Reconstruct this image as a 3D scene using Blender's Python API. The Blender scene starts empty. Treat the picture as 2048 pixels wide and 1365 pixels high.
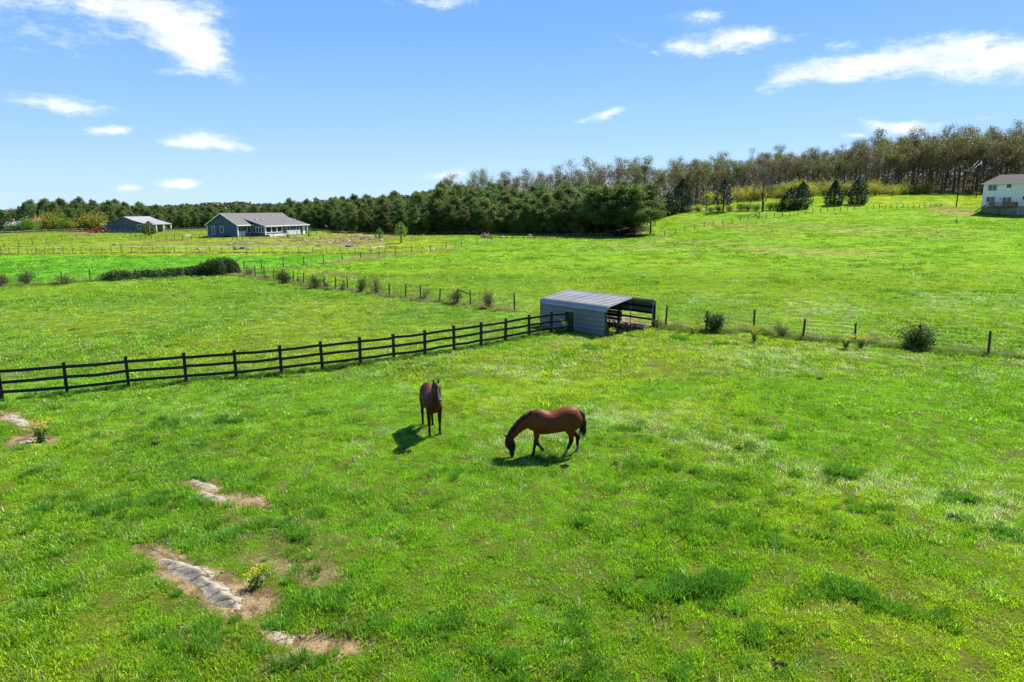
import bpy, bmesh, math, random
import numpy as np
from mathutils import Vector, Matrix, Quaternion
R = math.radians
scene = bpy.context.scene
COL = scene.collection
rng = np.random.default_rng(7)
random.seed(11)

# ---------------------------------------------------------------- camera
CAM_H = 7.5; PITCH = R(10.89); FPX = 1365.0     # photo pixels (2048 x 1365)
cam_d = bpy.data.cameras.new('camera'); cam = bpy.data.objects.new('camera', cam_d); COL.objects.link(cam)
cam_d.sensor_width = 36; cam_d.lens = 24.0; cam_d.clip_end = 9000; cam_d.clip_start = 0.1
cam.location = (0, 0, CAM_H); cam.rotation_euler = (R(90) - PITCH, 0, 0)
scene.camera = cam

# ---------------------------------------------------------------- light
SUN_AZ = 46.0      # degrees to the right of the view direction (+Y)
SUN_EL = 49.0
sd = bpy.data.lights.new('sun', 'SUN'); sun = bpy.data.objects.new('sun', sd); COL.objects.link(sun)
sd.energy = 4.8; sd.angle = R(0.5); sd.color = (1.0, 0.95, 0.86)
sv = Vector((math.sin(R(SUN_AZ)) * math.cos(R(SUN_EL)), math.cos(R(SUN_AZ)) * math.cos(R(SUN_EL)), math.sin(R(SUN_EL))))
sun.rotation_euler = (sv).to_track_quat('Z', 'Y').to_euler()
sun.location = (60, 60, 80)
scene.view_settings.view_transform = 'Standard'
scene.view_settings.look = 'None'
scene.view_settings.exposure = 1.25
scene.view_settings.gamma = 1

def px_dir(px, py):
    u = (px - 1024.0) / FPX; v = (682.5 - py) / FPX
    c, s = math.cos(PITCH), math.sin(PITCH)
    return np.array([u, c + v * s, -s + v * c])

world = bpy.data.worlds.new("World"); scene.world = world; world.use_nodes = True
WN = world.node_tree; WN.nodes.clear()
def wn(t, **k):
    n = WN.nodes.new(t)
    for a, b in k.items(): setattr(n, a, b)
    return n
def wlink(a, b): WN.links.new(a, b)
def wmath(op, a, b=None, clamp=False):
    n = wn('ShaderNodeMath', operation=op, use_clamp=clamp)
    for i, x in enumerate((a, b)):
        if x is None: continue
        if isinstance(x, (int, float)): n.inputs[i].default_value = x
        else: wlink(x, n.inputs[i])
    return n.outputs[0]
sky = wn('ShaderNodeTexSky', sky_type='NISHITA')
sky.sun_disc = False; sky.sun_elevation = R(SUN_EL); sky.sun_rotation = R(SUN_AZ)
sky.altitude = 150; sky.air_density = 1.0; sky.dust_density = 0.4; sky.ozone_density = 2.5
hsv = wn('ShaderNodeHueSaturation'); hsv.inputs['Saturation'].default_value = 1.12
hsv.inputs['Value'].default_value = 1.0
wlink(sky.outputs[0], hsv.inputs['Color'])
tc = wn('ShaderNodeTexCoord')
sep = wn('ShaderNodeSeparateXYZ'); wlink(tc.outputs['Generated'], sep.inputs[0])
az = wmath('ARCTAN2', sep.outputs[0], sep.outputs[1])
el = wmath('ARCSINE', sep.outputs[2])
comb = wn('ShaderNodeCombineXYZ'); wlink(az, comb.inputs[0]); wlink(el, comb.inputs[1])
# cloud edges frayed by noise
nz = wn('ShaderNodeTexNoise'); nz.inputs['Scale'].default_value = 16; nz.inputs['Detail'].default_value = 7; nz.inputs['Roughness'].default_value = 0.6
mp = wn('ShaderNodeMapping'); mp.inputs['Scale'].default_value = (1, 2.4, 1)
wlink(comb.outputs[0], mp.inputs[0]); wlink(mp.outputs[0], nz.inputs['Vector'])
nz2 = wn('ShaderNodeTexNoise'); nz2.inputs['Scale'].default_value = 58; nz2.inputs['Detail'].default_value = 8; nz2.inputs['Roughness'].default_value = 0.7
wlink(mp.outputs[0], nz2.inputs['Vector'])
CLOUDS = [  # photo px centre, half width, half height, tilt (deg, up to the right), density
    (330, 35, 135, 66, -20, 1.5), (385, 96, 90, 42, -32, 1.45), (235, 12, 140, 40, 0, 0.95), (70, 5, 190, 34, 0, .62), (110, 72, 200, 40, 0, .42),
    (98, 207, 82, 20, -6, 1.2), (128, 214, 44, 13, -4, 1.0), (228, 262, 58, 11, 4, 1.25), (410, 282, 78, 19, -3, 1.35), (470, 293, 62, 11, -9, 1.1), (366, 287, 50, 13, 0, 1.1),
    (355, 369, 50, 12, 0, 1.25), (265, 375, 30, 9, 0, 1.1),
    (1455, 80, 118, 27, 3, 1.25), (1380, 95, 72, 18, -4, .9), (1400, 33, 66, 18, 0, .75), (1515, 74, 60, 17, -3, .95), (1275, 90, 60, 10, -20, .45),
    (1600, 150, 86, 22, 18, 1.2), (1700, 132, 120, 30, 3, 1.35), (1670, 160, 66, 14, 0, .9), (1855, 112, 120, 42, 4, 1.5), (1960, 125, 160, 36, 2, 1.5), (1930, 92, 60, 22, 8, 1.0), (2110, 105, 130, 44, 3, 1.5), (1685, 93, 44, 14, 0, .5),
    (1203, 231, 62, 11, 15, 1.0), (1797, 256, 76, 14, 0, 1.4), (1750, 246, 34, 8, -10, .8), (1709, 273, 32, 8, 0, 1.2), (1962, 236, 28, 6, 8, .6),
    (898, 351, 46, 12, 6, 1.1), (880, 3, 110, 17, 0, .75), (368, 147, 66, 12, -4, .55), (1068, 304, 40, 4, 0, .35), (222, 214, 30, 7, 0, .35),
]
dens = None
for (cx, cy, a, b, tilt, den) in CLOUDS:
    d = px_dir(cx, cy); d = d / np.linalg.norm(d)
    A = math.atan2(d[0], d[1]); E = math.asin(d[2])
    d2 = px_dir(cx + a, cy); d2 = d2 / np.linalg.norm(d2)
    wa = abs(math.atan2(d2[0], d2[1]) - A)
    d3 = px_dir(cx, cy - b); d3 = d3 / np.linalg.norm(d3)
    wb = abs(math.asin(d3[2]) - E)
    m = wn('ShaderNodeMapping', vector_type='TEXTURE')
    m.inputs['Location'].default_value = (A, E, 0)
    m.inputs['Rotation'].default_value = (0, 0, R(tilt) + math.atan2(math.asin(d2[2]) - E, wa) * (1 if A >= 0 else 1))
    m.inputs['Scale'].default_value = (wa * .93, wb * .93, 1)
    wlink(comb.outputs[0], m.inputs[0])
    ln = wn('ShaderNodeVectorMath', operation='DOT_PRODUCT'); wlink(m.outputs[0], ln.inputs[0]); wlink(m.outputs[0], ln.inputs[1])
    f = wmath('MULTIPLY', ln.outputs['Value'], -1.1)
    f = wmath('EXPONENT', f)
    f = wmath('MULTIPLY', f, den)
    dens = f if dens is None else wmath('MAXIMUM', wmath('MAXIMUM', dens, f), wmath('MULTIPLY', wmath('ADD', dens, f), 0.75))
nn = wmath('ADD', wmath('MULTIPLY', nz.outputs[0], 1.5), wmath('MULTIPLY', nz2.outputs[0], 1.0))
tot = wmath('ADD', dens, wmath('MULTIPLY', wmath('SUBTRACT', nn, 1.25), 1.35))
mask = wn('ShaderNodeMapRange', interpolation_type='SMOOTHSTEP'); wlink(tot, mask.inputs[0])
mask.inputs[1].default_value = 0.16; mask.inputs[2].default_value = 1.5
mk = wmath('MULTIPLY', mask.outputs[0], 0.97)
mk = wmath('MULTIPLY', mk, wmath('MULTIPLY', dens, 4.0, clamp=True))
mix = wn('ShaderNodeMix', data_type='RGBA'); wlink(mk, mix.inputs['Factor'])
gr = wn('ShaderNodeValToRGB'); ge = gr.color_ramp.elements
for _ in range(3): ge.new(.5)
for _i, (_p, _c) in enumerate([(0.0, (4.7, 6.9, 8.8)), (0.10, (3.0, 5.3, 8.8)), (0.22, (1.75, 3.95, 8.7)), (0.42, (.75, 2.55, 8.0)), (1.0, (.45, 1.5, 4.2))]):
    ge[_i].position = _p; ge[_i].color = (*_c, 1)
wlink(wmath('MULTIPLY', sep.outputs[2], 1.0), gr.inputs[0])
sm = wn('ShaderNodeMix', data_type='RGBA'); sm.inputs[0].default_value = .82
wlink(hsv.outputs[0], sm.inputs[6]); wlink(gr.outputs[0], sm.inputs[7])
wlink(sm.outputs[2], mix.inputs[6])
cc = wn('ShaderNodeMix', data_type='RGBA'); cr = wn('ShaderNodeMapRange'); wlink(nz.outputs[0], cr.inputs[0]); cr.inputs[1].default_value = .35; cr.inputs[2].default_value = .62
wlink(cr.outputs[0], cc.inputs[0]); cc.inputs[6].default_value = (6.6, 7.3, 8.4, 1); cc.inputs[7].default_value = (9.0, 9.2, 9.4, 1); wlink(cc.outputs[2], mix.inputs[7])
bg = wn('ShaderNodeBackground'); bg.inputs['Strength'].default_value = 0.056
wlink(mix.outputs[2], bg.inputs['Color'])
wo = wn('ShaderNodeOutputWorld'); wlink(bg.outputs[0], wo.inputs[0])
world.cycles.sampling_method = 'MANUAL'; world.cycles.sample_map_resolution = 512
scene.cycles.max_bounces = 6; scene.cycles.transparent_max_bounces = 6
scene.cycles.caustics_reflective = False; scene.cycles.caustics_refractive = False

# ---------------------------------------------------------------- noise helpers (numpy)
def _hash(ix, iy, seed):
    h = (ix.astype(np.int64) * 374761393 + iy.astype(np.int64) * 668265263 + seed * 974711) & 0xffffffff
    h = ((h ^ (h >> 13)) * 1274126177) & 0xffffffff
    h = (h ^ (h >> 16)) & 0xffffffff
    return (h & 0xffffff) / float(0xffffff)
def vnoise(x, y, seed=0):
    x = np.asarray(x, float); y = np.asarray(y, float)
    ix = np.floor(x); iy = np.floor(y); fx = x - ix; fy = y - iy
    fx = fx * fx * (3 - 2 * fx); fy = fy * fy * (3 - 2 * fy)
    a = _hash(ix, iy, seed); b = _hash(ix + 1, iy, seed); c = _hash(ix, iy + 1, seed); d = _hash(ix + 1, iy + 1, seed)
    return (a * (1 - fx) + b * fx) * (1 - fy) + (c * (1 - fx) + d * fx) * fy
def fbm(x, y, scale, seed=0, octv=4, rough=0.5):
    s = 0; amp = 1; tot = 0; f = 1.0 / scale
    for o in range(octv):
        s = s + amp * vnoise(x * f + 17.3 * o, y * f - 9.1 * o, seed + o * 13); tot += amp; amp *= rough; f *= 2.03
    return s / tot
def sstep(a, b, x):
    t = np.clip((x - a) / (b - a), 0, 1); return t * t * (3 - 2 * t)

# ---------------------------------------------------------------- terrain
CP = []
for X in (-60, -30, 0, 30):
    for Y in (-30, 0, 20): CP.append((X, Y, 0))
for X, Y, Z in [(-20, 30, 0), (0, 30, 0), (20, 30, 0), (-40, 45, 0), (0, 45, 0), (10, 43, 0), (30, 38, .05), (50, 45, .3),
                (-40, 75, 0), (0, 75, 0), (-70, 100, 0), (-35, 100, 0), (5, 105, .1), (40, 85, 1.0), (70, 95, 2.2), (35, 120, 1.1),
                (-150, 200, -.3), (-110, 200, -.2), (-200, 150, 0), (120, 90, 4.0), (60, -20, 0), (90, 40, 1.5)]:
    CP.append((X, Y, Z))
def ctl(px, py, Y):
    d = px_dir(px, py); t = Y / d[1]; CP.append((t * d[0], Y, CAM_H + t * d[2]))
for c in [(100, 473, 190), (180, 467, 225), (280, 466, 235), (400, 461, 240), (415, 477, 168), (474, 476, 168), (610, 469, 188), (700, 472, 190),
          (20, 460, 262), (82, 459, 272), (160, 459, 275), (500, 453, 275), (797, 489, 150), (860, 474, 182), (970, 476, 165), (1060, 479, 160), (1200, 479, 163), (1320, 471, 172),
          (1390, 456, 176), (1450, 448, 178), (1550, 436, 184), (1700, 423, 190), (1850, 417, 196), (1945, 412, 200),
          (1966, 424, 178), (2000, 431, 174), (2120, 420, 172), (1900, 447, 150), (1700, 449, 150), (2048, 447, 150), (1500, 462, 150),
          (1450, 414, 218), (1600, 396, 235), (1700, 391, 238), (1900, 391, 240), (2048, 389, 240), (1400, 418, 225), (1340, 432, 205),
          (1240, 450, 215), (1000, 452, 225), (800, 450, 225), (1000, 428, 275)]:
    ctl(*c)
for X, Y, Z in [(247, 330, 25), (170, 320, 19.5), (85, 300, 11), (40, 290, 7), (0, 290, 5.5), (-30, 270, 3), (-70, 280, 0), (-150, 320, -1), (-250, 350, -1),
                (300, 250, 17), (300, 150, 10), (60, 260, 8.5), (250, 420, 27), (100, 420, 16), (0, 420, 8), (-100, 420, 0)]:
    CP.append((X, Y, Z))
CP = np.array(CP, float)
def _U(r2): return np.where(r2 > 1e-9, 0.5 * r2 * np.log(np.maximum(r2, 1e-9)), 0)
_n = len(CP); _S = 100.0
_P = CP[:, :2] / _S
_K = _U(((_P[:, None] - _P[None]) ** 2).sum(2)) + np.eye(_n) * 2e-4
_A = np.zeros((_n + 3, _n + 3)); _A[:_n, :_n] = _K
_A[:_n, _n] = 1; _A[:_n, _n + 1:] = _P; _A[_n, :_n] = 1; _A[_n + 1:, :_n] = _P.T
_W = np.linalg.solve(_A, np.concatenate([CP[:, 2], np.zeros(3)]))
def base_z(x, y):
    x = np.atleast_1d(np.asarray(x, float)); y = np.atleast_1d(np.asarray(y, float))
    out = np.empty(x.shape); xf = x.ravel(); yf = y.ravel(); of = out.ravel()
    for i in range(0, len(xf), 40000):
        xs = np.clip(xf[i:i + 40000], -380, 380) / _S; ys = np.clip(yf[i:i + 40000], -80, 440) / _S
        r2 = (xs[:, None] - _P[None, :, 0]) ** 2 + (ys[:, None] - _P[None, :, 1]) ** 2
        of[i:i + 40000] = _U(r2) @ _W[:_n] + _W[_n] + xs * _W[_n + 1] + ys * _W[_n + 2]
    out = of.reshape(x.shape)
    r = np.hypot(x, y)
    k = 1 - sstep(430, 1000, r)
    return np.clip(out, -3, 40) * k - 2.0 * (1 - k)
def gz(x, y):
    """ground height with tussocks and hollows"""
    x = np.atleast_1d(np.asarray(x, float)); y = np.atleast_1d(np.asarray(y, float))
    r = np.hypot(x, y); near = 1 - sstep(60, 160, r)
    b = (fbm(x, y, 5.0, 3, 3) - .5) * .30 * (.4 + .6 * near)
    b = b + ((fbm(x, y, 0.8, 5, 2) - .5) * .17 + (fbm(x, y, 2.2, 6, 2) - .5) * .16) * near
    b = b + (fbm(x, y, 26.0, 9, 2) - .5) * .5 * sstep(50, 100, r) * (1 - sstep(150, 190, r))
    flat = np.exp(-(((x - 5.5) ** 2 + (y - 42.5) ** 2) / 20.0))
    return base_z(x, y) + b * (1 - flat)
def gz1(x, y): return float(gz(x, y)[0])
def at(px, py):
    """photo pixel -> the point of the ground seen there"""
    d = px_dir(px, py); t = np.geomspace(4, 900, 1500)
    X = t * d[0]; Y = t * d[1]; Z = CAM_H + t * d[2]; f = Z - gz(X, Y)
    i = int(np.argmax(f < 0))
    if f[i] >= 0: i = len(t) - 1
    a = f[i - 1] / (f[i - 1] - f[i]) if f[i] < 0 else 1
    tt = t[i - 1] + (t[i] - t[i - 1]) * a
    return Vector((tt * d[0], tt * d[1], gz1(tt * d[0], tt * d[1])))
def atY(px, Y):
    d = px_dir(px, 440); X = Y * d[0] / d[1]
    return Vector((X, Y, gz1(X, Y)))
def proj(x, y, z):
    c, s = math.cos(PITCH), math.sin(PITCH)
    dep = y * c - (z - CAM_H) * s; v = y * s + (z - CAM_H) * c
    dep = np.where(dep < 0.5, np.nan, dep)
    return 1024 + FPX * x / dep, 682.5 - FPX * v / dep, dep
def inpoly(px, py, poly):
    res = np.zeros(px.shape, bool); n = len(poly)
    for i in range(n):
        x1, y1 = poly[i]; x2, y2 = poly[(i + 1) % n]
        if y1 == y2: continue
        c = ((y1 > py) != (y2 > py)) & (px < (x2 - x1) * (py - y1) / (y2 - y1) + x1)
        res ^= c
    return res

# ---------------------------------------------------------------- object helpers
def tag(o, label=None, cat=None, group=None, kind=None):
    if label: o['label'] = label
    if cat: o['category'] = cat
    if group: o['group'] = group
    if kind: o['kind'] = kind
    return o
def empty(name, loc=(0, 0, 0), rz=0.0):
    o = bpy.data.objects.new(name, None); COL.objects.link(o)
    o.empty_display_size = .3
    o.location = loc; o.rotation_euler = (0, 0, rz); return o
def link_mesh(name, me, parent=None):
    o = bpy.data.objects.new(name, me); COL.objects.link(o)
    if parent is not None: o.parent = parent
    return o
def copy_tree(o, parent=None):
    c = o.copy(); COL.objects.link(c); c.parent = parent
    for ch in list(o.children): copy_tree(ch, c)
    return c
class MB:
    def __init__(s): s.v = []; s.f = []; s.m = []; s.mi = 0
    def quad(s, *p):
        n = len(s.v); s.v += [tuple(q) for q in p]; s.f.append(tuple(range(n, n + len(p)))); s.m.append(s.mi)
    def box(s, c, d, M=None, bev=0):
        n = len(s.v); x, y, z = d[0] / 2, d[1] / 2, d[2] / 2
        P = [Vector((sx * x, sy * y, sz * z)) for sx, sy, sz in ((-1, -1, -1), (1, -1, -1), (1, 1, -1), (-1, 1, -1), (-1, -1, 1), (1, -1, 1), (1, 1, 1), (-1, 1, 1))]
        for p in P:
            if M is not None: p = M @ p
            s.v.append(tuple(p + Vector(c)))
        for f in ((0, 3, 2, 1), (4, 5, 6, 7), (0, 1, 5, 4), (1, 2, 6, 5), (2, 3, 7, 6), (3, 0, 4, 7)):
            s.f.append(tuple(n + i for i in f)); s.m.append(s.mi)
    def bar(s, a, b, w, h, up=(0, 0, 1)):
        a = Vector(a); b = Vector(b); d = (b - a); L = d.length; d.normalize(); up = Vector(up)
        sd_ = d.cross(up)
        if sd_.length < 1e-4: sd_ = d.cross(Vector((1, 0, 0)))
        sd_.normalize(); u = sd_.cross(d)
        M = Matrix((d, sd_, u)).transposed()
        s.box((a + b) / 2, (L, w, h), M)
    def tube(s, pts, rad, n=6, cap=True):
        pts = [Vector(p) for p in pts]
        if isinstance(rad, (int, float)): rad = [rad] * len(pts)
        base = len(s.v); prev = None
        for i, p in enumerate(pts):
            d = (pts[min(i + 1, len(pts) - 1)] - pts[max(i - 1, 0)])
            if d.length < 1e-7: d = Vector((0, 0, 1))
            d.normalize()
            if prev is None:
                a = d.orthogonal().normalized()
            else:
                a = prev - d * prev.dot(d)
                a = a.normalized() if a.length > 1e-5 else d.orthogonal().normalized()
            prev = a; b = d.cross(a)
            for k in range(n):
                t = 2 * math.pi * k / n
                s.v.append(tuple(p + (a * math.cos(t) + b * math.sin(t)) * rad[i]))
        for i in range(len(pts) - 1):
            for k in range(n):
                s.f.append((base + i * n + k, base + i * n + (k + 1) % n, base + (i + 1) * n + (k + 1) % n, base + (i + 1) * n + k)); s.m.append(s.mi)
        if cap:
            s.f.append(tuple(base + k for k in reversed(range(n)))); s.m.append(s.mi)
            s.f.append(tuple(base + (len(pts) - 1) * n + k for k in range(n))); s.m.append(s.mi)
    def prism(s, poly, off):
        """poly: list of 3-D points, extruded by the vector off"""
        n = len(s.v); off = Vector(off); k = len(poly)
        s.v += [tuple(Vector(p)) for p in poly] + [tuple(Vector(p) + off) for p in poly]
        s.f.append(tuple(range(n, n + k))); s.m.append(s.mi)
        s.f.append(tuple(reversed(range(n + k, n + 2 * k)))); s.m.append(s.mi)
        for i in range(k):
            j = (i + 1) % k; s.f.append((n + i, n + k + i, n + k + j, n + j)); s.m.append(s.mi)
    def mesh(s, name, mats, smooth=False):
        me = bpy.data.meshes.new(name); me.from_pydata(s.v, [], s.f)
        if not isinstance(mats, (list, tuple)): mats = [mats]
        for m in mats: me.materials.append(m)
        if len(mats) > 1: me.polygons.foreach_set('material_index', s.m)
        if smooth: me.polygons.foreach_set('use_smooth', [True] * len(me.polygons))
        me.update(); return me
    def build(s, name, mats, parent=None, smooth=False):
        return link_mesh(name, s.mesh(name, mats, smooth), parent)
def np_mesh(name, V, F, mat, smooth=False):
    """V (n,3), F (m,k) equal sized faces"""
    me = bpy.data.meshes.new(name); k = F.shape[1]
    me.vertices.add(len(V)); me.vertices.foreach_set('co', np.asarray(V, np.float32).ravel())
    me.loops.add(F.size); me.loops.foreach_set('vertex_index', F.astype(np.int32).ravel())
    me.polygons.add(len(F)); me.polygons.foreach_set('loop_start', np.arange(0, F.size, k, dtype=np.int32))
    try: me.polygons.foreach_set('loop_total', np.full(len(F), k, np.int32))
    except Exception: pass
    if smooth: me.polygons.foreach_set('use_smooth', np.ones(len(F), bool))
    me.update(calc_edges=True)
    if mat is not None: me.materials.append(mat)
    return me

# ---------------------------------------------------------------- materials
def newmat(name):
    m = bpy.data.materials.new(name); m.use_nodes = True; nt = m.node_tree; nt.nodes.clear()
    return m, nt
def N(nt, t, **k):
    n = nt.nodes.new(t)
    for a, b in k.items(): setattr(n, a, b)
    return n
def ramp(nt, fac, stops):
    r = N(nt, 'ShaderNodeValToRGB'); e = r.color_ramp.elements
    while len(e) < len(stops): e.new(0.5)
    for i, (p, c) in enumerate(stops): e[i].position = p; e[i].color = (c[0], c[1], c[2], 1)
    nt.links.new(fac, r.inputs[0]); return r.outputs[0]
def mat_noise(name, c1, c2, scale=8, rough=0.8, bump=0.3, spec=0.3, stretch=(1, 1, 1), metallic=0, coord='Object', bdist=0.02, detail=5):
    m, nt = newmat(name)
    tcn = N(nt, 'ShaderNodeTexCoord'); mpn = N(nt, 'ShaderNodeMapping'); mpn.inputs['Scale'].default_value = stretch
    nt.links.new(tcn.outputs[coord], mpn.inputs[0])
    n = N(nt, 'ShaderNodeTexNoise'); n.inputs['Scale'].default_value = scale; n.inputs['Detail'].default_value = detail; n.inputs['Roughness'].default_value = .65
    nt.links.new(mpn.outputs[0], n.inputs['Vector'])
    c = ramp(nt, n.outputs[0], [(0.3, c1), (0.7, c2)])
    p = N(nt, 'ShaderNodeBsdfPrincipled'); nt.links.new(c, p.inputs['Base Color'])
    p.inputs['Roughness'].default_value = rough; p.inputs['Specular IOR Level'].default_value = spec; p.inputs['Metallic'].default_value = metallic
    b = N(nt, 'ShaderNodeBump'); b.inputs['Strength'].default_value = bump; b.inputs['Distance'].default_value = bdist
    nt.links.new(n.outputs[0], b.inputs['Height']); nt.links.new(b.outputs[0], p.inputs['Normal'])
    o = N(nt, 'ShaderNodeOutputMaterial'); nt.links.new(p.outputs[0], o.inputs[0])
    return m
def mat_leaf(name, cols, transl=0.45, objvar=0.25, rough=0.55, spec=0.25):
    """leaf material: every leaf island takes its own tone, every tree its own shift"""
    m, nt = newmat(name)
    g = N(nt, 'ShaderNodeNewGeometry'); oi = N(nt, 'ShaderNodeObjectInfo')
    n = len(cols); c = ramp(nt, g.outputs['Random Per Island'], [((i + .5) / n, x) for i, x in enumerate(cols)])
    h = N(nt, 'ShaderNodeHueSaturation')
    mr = N(nt, 'ShaderNodeMapRange'); mr.inputs[3].default_value = 1 - objvar; mr.inputs[4].default_value = 1 + objvar
    nt.links.new(oi.outputs['Random'], mr.inputs[0]); nt.links.new(mr.outputs[0], h.inputs['Value'])
    ml = N(nt, 'ShaderNodeMath', operation='MULTIPLY'); nt.links.new(oi.outputs['Random'], ml.inputs[0]); ml.inputs[1].default_value = 7.31
    fr = N(nt, 'ShaderNodeMath', operation='FRACT'); nt.links.new(ml.outputs[0], fr.inputs[0])
    mh = N(nt, 'ShaderNodeMapRange'); mh.inputs[3].default_value = .5 - objvar * .08; mh.inputs[4].default_value = .5 + objvar * .08
    nt.links.new(fr.outputs[0], mh.inputs[0]); nt.links.new(mh.outputs[0], h.inputs['Hue'])
    nt.links.new(c, h.inputs['Color'])
    p = N(nt, 'ShaderNodeBsdfPrincipled'); p.inputs['Roughness'].default_value = rough; p.inputs['Specular IOR Level'].default_value = spec
    nt.links.new(h.outputs[0], p.inputs['Base Color'])
    t = N(nt, 'ShaderNodeBsdfTranslucent'); nt.links.new(h.outputs[0], t.inputs['Color'])
    mx = N(nt, 'ShaderNodeMixShader'); mx.inputs[0].default_value = transl
    nt.links.new(p.outputs[0], mx.inputs[1]); nt.links.new(t.outputs[0], mx.inputs[2])
    o = N(nt, 'ShaderNodeOutputMaterial'); nt.links.new(mx.outputs[0], o.inputs[0])
    return m
M = {}
M['black_paint'] = mat_noise('black_paint', (.006, .006, .007), (.016, .015, .015), 30, .6, .3, .35)
M['post_wood'] = mat_noise('post_wood', (.05, .04, .03), (.12, .10, .08), 25, .9, .6, .2, (1, 1, .15))
M['post_grey'] = mat_noise('post_grey', (.12, .105, .085), (.26, .23, .19), 25, .9, .6, .2, (1, 1, .15))
M['wire'] = mat_noise('wire', (.10, .10, .10), (.2, .2, .2), 40, .5, 0, .5, metallic=.6)
M['rope'] = mat_noise('rope', (.55, .54, .46), (.7, .68, .6), 40, .6, 0, .5)
M['bark'] = mat_noise('bark', (.05, .042, .034), (.13, .11, .09), 6, .95, .6, .1, (1, 1, .2))
M['bark_dark'] = mat_noise('bark_dark', (.022, .018, .015), (.06, .05, .04), 6, .95, .6, .1, (1, 1, .2))
M['twig'] = mat_noise('twig', (.06, .045, .035), (.12, .09, .07), 6, .95, .2, .1)
M['rock'] = mat_noise('rock', (.20, .17, .13), (.42, .39, .33), 3, .9, .8, .3, bdist=.08)
M['straw'] = mat_noise('straw', (.22, .15, .07), (.42, .31, .16), 8, .9, .4, .1)
M['roof_shingle'] = mat_noise('roof_shingle', (.085, .08, .078), (.14, .13, .125), 9, .9, .5, .3, (1, 1, 1))
M['white_trim'] = mat_noise('white_trim', (.66, .66, .64), (.78, .78, .76), 4, .6, .05, .4)
M['glass_dark'] = mat_noise('glass_dark', (.012, .015, .018), (.03, .035, .04), 2, .12, 0, .6)
M['deck_wood'] = mat_noise('deck_wood', (.16, .09, .05), (.28, .17, .10), 6, .8, .3, .2)
M['concrete'] = mat_noise('concrete', (.22, .21, .19), (.32, .31, .28), 4, .9, .3, .2)
M['red_paint'] = mat_noise('red_paint', (.62, .015, .02), (.72, .03, .035), 4, .4, .05, .5)
M['rubber'] = mat_noise('rubber', (.012, .012, .012), (.03, .03, .03), 8, .8, .1, .3)
M['red_roof'] = mat_noise('red_roof', (.30, .07, .05), (.42, .12, .08), 4, .7, .1, .4)
M['asphalt'] = mat_noise('asphalt', (.20, .19, .18), (.27, .26, .25), 4, .9, .2, .2)
M['soil'] = mat_noise('soil', (.10, .06, .035), (.24, .16, .09), 5, .95, .8, .1)
M['galv'] = mat_noise('galv', (.55, .55, .56), (.72, .72, .72), 3, .4, .05, .5, metallic=.3)
def mat_bedrock():
    m, nt = newmat('bedrock'); tcn = N(nt, 'ShaderNodeTexCoord'); mpn = N(nt, 'ShaderNodeMapping'); mpn.inputs['Rotation'].default_value = (0, 0, .6); mpn.inputs['Scale'].default_value = (1, 2.2, 1); nt.links.new(tcn.outputs['Object'], mpn.inputs[0])
    n1 = N(nt, 'ShaderNodeTexNoise'); n1.inputs['Scale'].default_value = 5; n1.inputs['Detail'].default_value = 10; n1.inputs['Roughness'].default_value = .7; nt.links.new(mpn.outputs[0], n1.inputs['Vector'])
    ds = N(nt, 'ShaderNodeVectorMath', operation='ADD'); sc_ = N(nt, 'ShaderNodeVectorMath', operation='SCALE'); nt.links.new(n1.outputs['Color'], sc_.inputs[0]); sc_.inputs['Scale'].default_value = .5
    nt.links.new(mpn.outputs[0], ds.inputs[0]); nt.links.new(sc_.outputs[0], ds.inputs[1])
    v = N(nt, 'ShaderNodeTexVoronoi', feature='DISTANCE_TO_EDGE'); v.inputs['Scale'].default_value = 1.5; nt.links.new(ds.outputs[0], v.inputs['Vector'])
    c = ramp(nt, n1.outputs[0], [(.32, (.15, .11, .065)), (.45, (.24, .20, .14)), (.58, (.31, .275, .21)), (.72, (.21, .19, .15))])
    k = ramp(nt, v.outputs['Distance'], [(0, (.32, .26, .2)), (.02, (.75, .7, .65)), (.05, (1, 1, 1))])
    mm = N(nt, 'ShaderNodeMix', data_type='RGBA', blend_type='MULTIPLY'); mm.inputs[0].default_value = 1; nt.links.new(c, mm.inputs[6]); nt.links.new(k, mm.inputs[7])
    p = N(nt, 'ShaderNodeBsdfPrincipled'); p.inputs['Roughness'].default_value = .95; p.inputs['Specular IOR Level'].default_value = .15; nt.links.new(mm.outputs[2], p.inputs['Base Color'])
    hh = N(nt, 'ShaderNodeMath', operation='ADD'); nt.links.new(n1.outputs[0], hh.inputs[0]); nt.links.new(k, hh.inputs[1])
    b = N(nt, 'ShaderNodeBump'); b.inputs['Strength'].default_value = 1; b.inputs['Distance'].default_value = .024; nt.links.new(hh.outputs[0], b.inputs['Height']); nt.links.new(b.outputs[0], p.inputs['Normal'])
    o = N(nt, 'ShaderNodeOutputMaterial'); nt.links.new(p.outputs[0], o.inputs[0]); return m
M['bedrock'] = mat_bedrock()
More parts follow.
